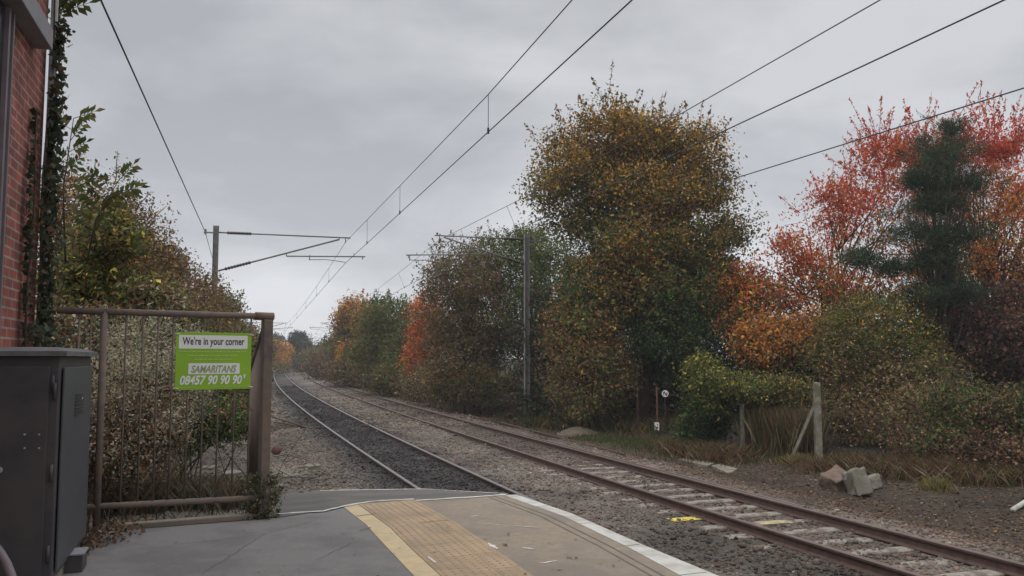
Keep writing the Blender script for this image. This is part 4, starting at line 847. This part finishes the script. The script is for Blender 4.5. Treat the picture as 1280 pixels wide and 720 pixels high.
tree('bramble', 'low dark green and brown bramble bank at the right edge above the verge', 'shrub', (1240, 19.5), [(1220, 520, 62, 42, 20.5, 1.3), (1280, 530, 55, 48, 19.5, 1.3), (1180, 560, 60, 26, 20, 1.0), (1250, 570, 60, 22, 18.5, 1.0)], 34000, .065, palf((0, ['brown', 'maroon', 'dark'], [.45, .3, .25]), (.5, ['green', 'brown', 'dark', 'olive'], [.35, .3, .25, .15]), lo=-.2, hi=2, nz=.35, freq=1.2), 65, SG, .04, cl=.15, stems=6, shoots=40, shl=.5)
tree('bramble', 'tangled olive and brown creeper draped over the wires between the two concrete posts', 'shrub', (975, 24), [(950, 492, 26, 16, 24.4, .5), (985, 488, 28, 16, 24, .5), (1010, 500, 16, 18, 23.6, .4), (965, 525, 36, 30, 24.6, .4)], 15000, .06, palf((0, ['brown', 'dry', 'olive'], [.4, .2, .35]), (.5, ['olive', 'brown', 'yellow', 'green'], [.5, .25, .12, .2]), lo=-.2, hi=2, nz=.3, freq=1.5), 68, SG, .03, cl=.13, stems=4, shoots=26, shl=.4, rough=.4)
tree('shrub', 'yellow green leafy shrub hanging over the short concrete post', 'shrub', (900, 25.6), [(892, 478, 38, 19, 24.8, 1.0), (884, 505, 25, 28, 24.8, .8), (925, 483, 30, 13, 24, .7), (876, 456, 20, 12, 25, .7), (886, 530, 32, 32, 25.2, .7), (862, 540, 16, 22, 25.4, .6)], 20000, .075, palf((0, ['dark', 'green'], [.5, .4]), (.5, ['green', 'olive'], [.5, .4]), (.72, ['olive', 'yellow', 'green'], [.5, .2, .35]), lo=-.2, hi=2, nz=.15), 66, SG, .03, cl=.15, stems=2, shoots=30, shl=.4)
tree('shrub', 'dull orange brown shrub filling the gap under the cherry boughs', 'shrub', (985, 27.5), [(960, 440, 55, 40, 28, 1.5), (1010, 440, 40, 45, 27.5, 1.3)], 18000, .1, palf((0, ['dark', 'brown', 'olive'], [.4, .4, .25]), (.5, ['orange', 'brown', 'gold'], [.4, .4, .25]), lo=0, hi=3.6, nz=.3), 67, SG, .08, cl=.2, stems=3)
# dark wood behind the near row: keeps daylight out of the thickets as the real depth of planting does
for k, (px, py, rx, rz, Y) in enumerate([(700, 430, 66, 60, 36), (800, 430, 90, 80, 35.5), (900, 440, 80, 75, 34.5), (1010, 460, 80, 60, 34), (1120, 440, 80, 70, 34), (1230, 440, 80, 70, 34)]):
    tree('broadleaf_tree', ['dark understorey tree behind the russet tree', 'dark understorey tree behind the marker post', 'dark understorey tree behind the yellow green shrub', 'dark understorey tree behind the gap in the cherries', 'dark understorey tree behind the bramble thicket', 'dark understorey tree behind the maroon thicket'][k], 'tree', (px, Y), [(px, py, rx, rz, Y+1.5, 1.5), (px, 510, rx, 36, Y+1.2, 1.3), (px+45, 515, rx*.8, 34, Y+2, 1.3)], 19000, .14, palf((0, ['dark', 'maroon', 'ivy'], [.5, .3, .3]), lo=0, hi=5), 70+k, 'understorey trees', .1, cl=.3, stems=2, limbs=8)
for k, (px, rx, Y, rz, hl) in enumerate([(1400, 90, 30, 90, 'golden brown'), (1540, 100, 32, 100, 'dull green'), (1700, 110, 34, 80, 'russet')]):
    tree('broadleaf_tree', hl+' tree continuing the lineside row past the right edge of the view', 'tree', (px, Y), [(px, 330, rx, rz, Y, 2.4), (px, 460, rx, 60, Y, 2.2)], 16000, .16, palf((0, ['brown', 'olive', 'dark'], [.4, .3, .3]), (.5, [['gold', 'brown'], ['green', 'olive'], ['brown', 'orange']][k], [.5, .5]), lo=0, hi=8), 90+k, GR, .2, cl=.32)
# --- left side
BOOST = 1.65  # left foliage colours lifted, imitating a milky lens veil over this side
LG = 'hedge trees left of the track'
tree('hawthorn_tree', 'tall brown hawthorn nearest the brick building', 'tree', (95, 15), [(95, 285, 48, 62, 15, 1.4), (150, 310, 46, 50, 16, 1.4), (80, 380, 50, 60, 14.5, 1.3), (150, 390, 60, 50, 15.5, 1.4)], 42000, .055, palf((0, ['brown', 'olive', 'green'], [.5, .3, .25]), (.5, ['brown', 'purple', 'olive', 'gold'], [.4, .25, .3, .08]), lo=1, hi=5.3, nz=.35), 80, LG, .1, cl=.15, stems=4, shoots=34, shl=.4)
tree('hawthorn_tree', 'brown hawthorn in the middle of the hedge with a ragged sloping top', 'tree', (215, 22), [(195, 335, 38, 32, 21, 1.6), (235, 375, 36, 28, 24, 1.6), (200, 400, 60, 50, 20, 1.6), (255, 430, 40, 50, 23, 1.5)], 40000, .07, palf((0, ['brown', 'olive', 'green'], [.45, .35, .25]), (.5, ['brown', 'purple', 'olive'], [.5, .3, .22]), lo=0, hi=5, nz=.35), 81, LG, .1, cl=.18, stems=4, shoots=40, shl=.55)
tree('hawthorn_tree', 'twiggy thin hawthorn growing around the left mast', 'tree', (280, 31), [(283, 385, 14, 17, 31, 1.1), (275, 410, 22, 26, 30, 1.3), (290, 440, 26, 30, 30, 1.3)], 11000, .09, palf((0, ['brown', 'olive', 'green'], [.35, .35, .35]), lo=0, hi=5, nz=.3), 82, LG, .09, cl=.2, stems=3, shoots=16, shl=.7, per=14)
tree('elder', 'yellow green elder shrub rising behind the fence top rail', 'shrub', (130, 11.5), [(135, 300, 36, 40, 12, .7), (110, 350, 48, 44, 12, .7), (180, 370, 40, 26, 12, .7), (120, 410, 50, 40, 11.5, .7)], 11000, .08, palf((0, ['olive', 'brown', 'sage'], [.4, .3, .3]), (.5, ['olive', 'yellow', 'brown', 'green'], [.5, .10, .2, .2]), lo=1.5, hi=4.2, nz=.3, freq=1.3), 83, LG, .045, cl=.13, stems=5, shoots=10, shl=.4, aspect=.4)
tree('shrub', 'pale sage and dry brown shrub spilling behind the fence bars', 'shrub', (180, 10.5), [(178, 430, 50, 34, 10.8, .7), (210, 475, 40, 42, 10.6, .7), (165, 490, 42, 52, 10, .6), (170, 560, 40, 40, 9.8, .5), (205, 535, 30, 34, 9.9, .4), (245, 440, 26, 34, 12, .6)], 62000, .033, palf((0, ['brown', 'sage', 'dry'], [.4, .35, .15]), (.35, ['sage', 'olive', 'dry'], [.6, .15, .18]), lo=.5, hi=2.7, nz=.45, freq=2.2), 84, LG, .02, cl=.085, stems=9, shoots=50, shl=.3, aspect=.5, freq=2.6, rough=.45, shell=.3)
tree('shrub', 'dark green shrub in the middle of the fence view', 'shrub', (270, 15), [(265, 490, 40, 34, 15.5, 1.0), (300, 465, 22, 46, 17, 1.1), (230, 430, 50, 40, 16, 1.0), (282, 525, 30, 26, 14.5, .8), (240, 530, 34, 30, 14.5, .9), (306, 520, 16, 26, 15.5, .7)], 30000, .055, palf((0, ['dark', 'green'], [.4, .45]), (.5, ['green', 'brown', 'dark'], [.4, .35, .25]), lo=-.2, hi=2.6, nz=.3), 85, LG, .04, cl=.14, stems=5)
tree('shrub', 'dark bushes filling the gap between cabinet and fence', 'shrub', (95, 10.3), [(95, 470, 60, 60, 10.4, .6), (120, 560, 60, 60, 9.8, .6), (60, 430, 40, 60, 10.5, .6)], 20000, .045, palf((0, ['brown', 'ivy', 'sage'], [.4, .35, .25]), lo=0, hi=3), 86, LG, .04, cl=.11, stems=4)  # brown, ivy and sage leaves in the gap

BOOST = 1.0
# elder sprigs with long pinnate leaves
def sprig(px0, py0, px1, py1, Y, seed, label, nl=8):
    rg = np.random.default_rng(seed); a, b = P(px0, py0, Y), P(px1, py1, Y-.1); t = empty('elder_shoot', a, label, 'elder shoot', 'elder shoots against the sky'); mb = MB(); mid = a.lerp(b, .5)+Vector((-.07, 0, .03)); mb.tube([a, mid, b], [.012, .009, .004], 5)
    V_ = []; C_ = []; k = 0; F_ = []
    for i in range(nl):
        u = .35+.65*i/(nl-1); o = a.lerp(mid, u*2) if u < .5 else mid.lerp(b, (u-.5)*2); sd_ = -1 if i % 3 == 1 else 1
        dr_ = Vector((sd_*rg.uniform(.6, 1), rg.uniform(-.5, .5), rg.uniform(.15, .9))).normalized(); ln = rg.uniform(.2, .36); mb.tube([o, o+dr_*ln], [.004, .002], 4)
        for j in range(5):
            for s2 in ((-1, 1) if j < 4 else (0,)):
                w = o+dr_*ln*(.3+.17*j); sidev = dr_.cross(Vector((0, -1, .3))).normalized(); ax = (dr_*.7+sidev*s2).normalized(); L2_ = rg.uniform(.09, .15); wd_ = ax.cross(Vector((0, -.8, .4))).normalized()*L2_*.22
                V_ += [w, w+ax*L2_*.45+wd_, w+ax*L2_-Vector((0,0,.015)), w+ax*L2_*.45-wd_]; c = PAL['olive'][rg.integers(3)] if rg.random() < .6 else PAL['green'][1]; C_ += [c]*4; F_.append((k, k+1, k+2, k+3)); k += 4
    mb.build('stem', M['bark'], t, True); link('leaflets', mesh_np('leaflets', np.array([tuple(v) for v in V_]), np.array(F_), np.array(C_)), M['leaf'], t)
sprig(82, 330, 92, 148, 9.0, 1, 'leafy elder shoot close beside the building corner', 9)
sprig(108, 330, 148, 226, 9.2, 2, 'leafy elder shoot standing alone above the hedge', 9)
sprig(66, 60, 84, -4, 7.4, 3, 'leafy shoot at the very top beside the building corner', 6)
# ivy on the building corner
ivt = empty('ivy', wc, 'ivy climbing the corner and downpipe of the brick building', 'ivy'); V_ = []; rg = np.random.default_rng(9)
cs = []; nn = []
for k in range(2300):
    h = rg.random()**1.35*4.3; w = (.06+.34*(1-h/4.3)**.9)*(1+.5*math.sin(h*4.1+1)*math.sin(h*9.3)); u = rg.normal(.03, .55)*w; 
    cs.append(wc+wd*(u+.12*(1-h/4.3))+wn*(.06+abs(rg.normal(0, .05)))+UP*h); nn.append(wn)
for k in range(420):
    h = rg.random()**1.2*3.4; cs.append(wc+wd*(.62+.05*math.sin(h*3)+rg.normal(0, .035)-.11*h*.3)+wn*(.03+abs(rg.normal(0, .02)))+UP*h); nn.append(wn)
for k in range(150):
    h = rg.uniform(3.2, 6.3); cs.append(wc-wd*(.10+.05*math.sin(h*2)+rg.normal(0, .025))+wn*(.08+rg.normal(0, .02))+UP*h); nn.append(wn)
cs = np.array([tuple(c) for c in cs]); nn = np.array([tuple(c) for c in nn]); col = pick(rg, ['ivy', 'brown'], [.8, .2], len(cs))*rg.normal(1, .2, (len(cs), 1))
v, q, c = leaves(cs, nn*1.5, .055, np.clip(col, .01, 1), rg, .85, .5); link('foliage', mesh_np('foliage', v, q, c), M['leaf'], ivt)
q = MB()
for (o, h1) in ((-.1, 6.3), (.05, 5.5), (.2, 3.5), (.62, 3.4)):
    pts = [wc+wd*(o+.04*math.sin(i*1.3+o*9)-(.033*i*.3 if o > .5 else 0))+wn*.06+UP*(h1*i/12) for i in range(13)]; q.tube(pts, [.014*(1-.6*i/12) for i in range(13)], 5)
q.build('stem', M['bark'], ivt, True)

# grass, weeds, fallen leaves
def blades(name, pts, h, w, col, rg, lean=.35):
    n = len(pts); a = rg.uniform(0, 6.28, n); hh = h*rg.uniform(.5, 1.2, n); dx = np.cos(a)*w/2; dy = np.sin(a)*w/2; lx = rg.normal(0, lean, n)*hh; ly = rg.normal(0, lean, n)*hh; z0 = np.zeros(n)
    v = np.stack([pts+np.stack([-dx, -dy, z0-.01], 1), pts+np.stack([dx, dy, z0-.01], 1), pts+np.stack([dx*.5+lx*.5, dy*.5+ly*.5, hh*.6], 1), pts+np.stack([lx, ly, hh], 1)], 1).reshape(-1, 3)
    return mesh_np(name, v, np.arange(n*4).reshape(-1, 4), np.repeat(col, 4, 0))
def patch(name, label, cat, pxs, pys, n, h, w, pals, wts, seed, spread=.7, lean=.35, zfix=None):
    rg = np.random.default_rng(seed); P_ = []
    k = rg.integers(0, len(pxs), n)
    c = [onground(a, b) if zfix is None else G(a, b, zfix) for a, b in zip(pxs, pys)]; cx = np.array([p.x for p in c])[k]+rg.normal(0, spread, n); cy = np.array([p.y for p in c])[k]+rg.normal(0, spread, n)
    z = hgt(cx, cy) if zfix is None else np.full(n, zfix)
    return tag(link(name, blades(name, np.stack([cx, cy, z], 1), h, w, pick(rg, pals, wts, n), rg, lean), M['leaf']), label, cat, kind='stuff')
patch('grass', 'short green grass on the verge in front of the marker post', 'grass', [745, 780, 815, 850, 880, 905], [548, 552, 556, 560, 566, 570], 9000, .13, .02, ['green', 'olive', 'dry'], [.5, .3, .15], 1, .55)
patch('dry_grass', 'tall dry straw grass hanging between the two concrete posts', 'grass', [955, 965, 975, 990, 1005], [565, 566, 566, 567, 567], 5200, 1.1, .013, ['dry', 'olive', 'brown'], [.25, .35, .4], 2, .2, .16)
patch('dry_grass', 'yellow tussocks at the foot of the leaning strut', 'grass', [985, 1000, 1012, 1172, 1168], [580, 578, 580, 612, 610], 1500, .22, .015, ['dry', 'yellow', 'olive'], [.3, .3, .3], 3, .12)
patch('weeds', 'brown dead weeds along the foot of the right bank', 'weeds', [1110, 1140, 1175, 1210, 1250, 1285, 1060, 900, 860], [590, 592, 595, 597, 598, 600, 588, 572, 566], 11000, .34, .014, ['brown', 'olive', 'dry', 'maroon'], [.4, .25, .15, .12], 4, .45, .6)
patch('weeds', 'dark weeds along the foot of the far right trees', 'weeds', [700, 670, 640, 600, 560, 520, 760, 790, 840], [531, 521, 513, 505, 499, 491, 534, 533, 537], 12000, .4, .035, ['brown', 'dark', 'olive'], [.45, .3, .3], 5, .9, .5)
patch('weeds', 'dry grass and weeds growing behind the fence and round its foot', 'weeds', [150, 170, 190, 215, 250, 180, 285], [640, 638, 632, 628, 632, 600, 632], 6000, .3, .009, ['dry', 'brown', 'sage', 'green'], [.35, .3, .25, .1], 6, .22, .4, zfix=.55)
# weeds clump at the fence corner post
rg = np.random.default_rng(4); n = 1700; c0 = np.array(tuple(f1+Vector((-.03, .02, 0)))); pts = c0+np.clip(rg.normal(0, 1, (n, 3)), -1.7, 1.7)*np.array([.09, .08, 0])+np.array([0, 0, 1])*(rg.random((n, 1))**1.4*.38); 
v, q_, c = leaves(pts, np.tile([0, -.5, .6], (n, 1)), .03, pick(rg, ['green', 'ivy', 'sage', 'brown'], [.35, .3, .2, .2], n), rg, .5); tag(link('weed_clump', mesh_np('weed_clump', v, q_, c), M['leaf']), 'green weed clump at the foot of the fence corner post', 'weeds', kind='stuff')
# bank soil behind the fence
bk = MB(); v = []; f = []; n = 26
for i in range(n):
    for j in range(n):
        u, w = i/(n-1), j/(n-1); X_ = -9.5+u*5.3; Y_ = 6.95+.245*(X_+3.15)+w*5.5+.12; edge = min(1, (1-u)*6); h = (.86-w*.75)*edge+(1-edge)*-.4; v.append((X_, Y_, h+.03*noise([X_, Y_, 0], 3, 1)))
for i in range(n-1):
    for j in range(n-1): a = i*n+j; f.append((a, a+n, a+n+1, a+1))
bk.add(v, f); tag(bk.build('bank', mat('dark_soil', (.07, .055, .042), .95, var=.3, scale=6, bump=.7), None, True), kind='structure')
def litter(name, label, n, dlo, dhi, s0, s1, size, pals, wts, seed):
    rg = np.random.default_rng(seed); s = s0+(s1-s0)*rg.random(n)**1.4; d = rg.uniform(dlo, dhi, n); x, y = trk(s, d); z = hgt(x, y)+.015+.012*rg.random(n)
    v, q_, c = leaves(np.stack([x, y, z], 1), np.tile([0, 0, 3.], (n, 1)), size, pick(rg, pals, wts, n), rg, .6); v[:, 2] = np.repeat(z, 4)+(v[:, 2]-np.repeat(z, 4))*.35
    tag(link(name, mesh_np(name, v, q_, c), M['leaf']), label, 'leaves', kind='stuff')
litter('fallen_leaves', 'brown and red fallen leaves strewn over the right verge', 22000, 5.2, 11, 3, 50, .06, ['brown', 'maroon', 'dry', 'gold'], [.5, .2, .2, .05], 1)
rg = np.random.default_rng(77); n = 150; x = rg.uniform(-2.6, 1.2, n); y = rg.uniform(4.2, 7.6, n); kp = x < 1.1-(y-5.5)*.42; x, y = x[kp], y[kp]; n = len(x)
v, q_, c = leaves(np.stack([x, y, np.full(n, PZ+.016)], 1), np.tile([0, 0, 5.], (n, 1)), .03, pick(rg, ['brown', 'dry', 'gold'], [.6, .3, .1], n), rg, .6); v[:, 2] = PZ+.016+(v[:, 2]-PZ-.016)*.3; tag(link('fallen_leaves', mesh_np('fallen_leaves', v, q_, c), M['leaf']), 'few small fallen leaves scattered over the platform surface', 'leaves', kind='stuff')
litter('fallen_leaves', 'sparse fallen leaves lying on the ballast between the rails', 1800, -3, 4.8, 3, 45, .05, ['brown', 'dry', 'gold'], [.5, .3, .15], 2)
rg = np.random.default_rng(14); n = 700; a0 = G(108, 682, PZ); x = a0.x+rg.normal(0, .12, n); y = a0.y+rg.normal(0, .35, n); 
v, q_, c = leaves(np.stack([x, y, PZ+.01+.09*rg.random(n)], 1), np.tile([0, 0, 2.], (n, 1)), .04, pick(rg, ['brown', 'purple', 'dry'], [.6, .3, .15], n), rg, .6); tag(link('fallen_leaves', mesh_np('fallen_leaves', v, q_, c), M['leaf']), 'drift of dead brown leaves on the platform beside the cabinet', 'leaves', kind='stuff')
# creeping bramble stems over the pale rubble
rr = random.Random(2)
for k, (pp, lab) in enumerate([([(342, 575), (360, 572), (385, 577), (405, 590), (402, 603)], 'long bare bramble stem arching over the pale rubble'), ([(345, 590), (365, 600), (392, 600), (420, 592)], 'short bare bramble stem lying low across the rubble')]):
    q = MB(); pts = [G(a, b, -.15)+UP*rr.uniform(.02, .08) for a, b in pp]; q.tube(pts, .008, 5); tag(q.build('dead_bramble', M['bark'], None, True), lab, 'bramble')

# ------------------------------------------------------------------ air
hm = bpy.data.materials.new('haze'); hm.use_nodes = True; t = hm.node_tree; t.nodes.clear(); o = N(t, 'ShaderNodeOutputMaterial'); pv = N(t, 'ShaderNodeVolumePrincipled'); pv.inputs['Color'].default_value = (.92, .93, .95, 1); pv.inputs['Density'].default_value = .0008; t.links.new(pv.outputs[0], o.inputs['Volume'])
q = MB(); q.box((0, 230, 8), (900, 640, 22)); tag(q.build('haze', hm), 'thin damp autumn haze lying along the cutting', 'haze', kind='stuff')
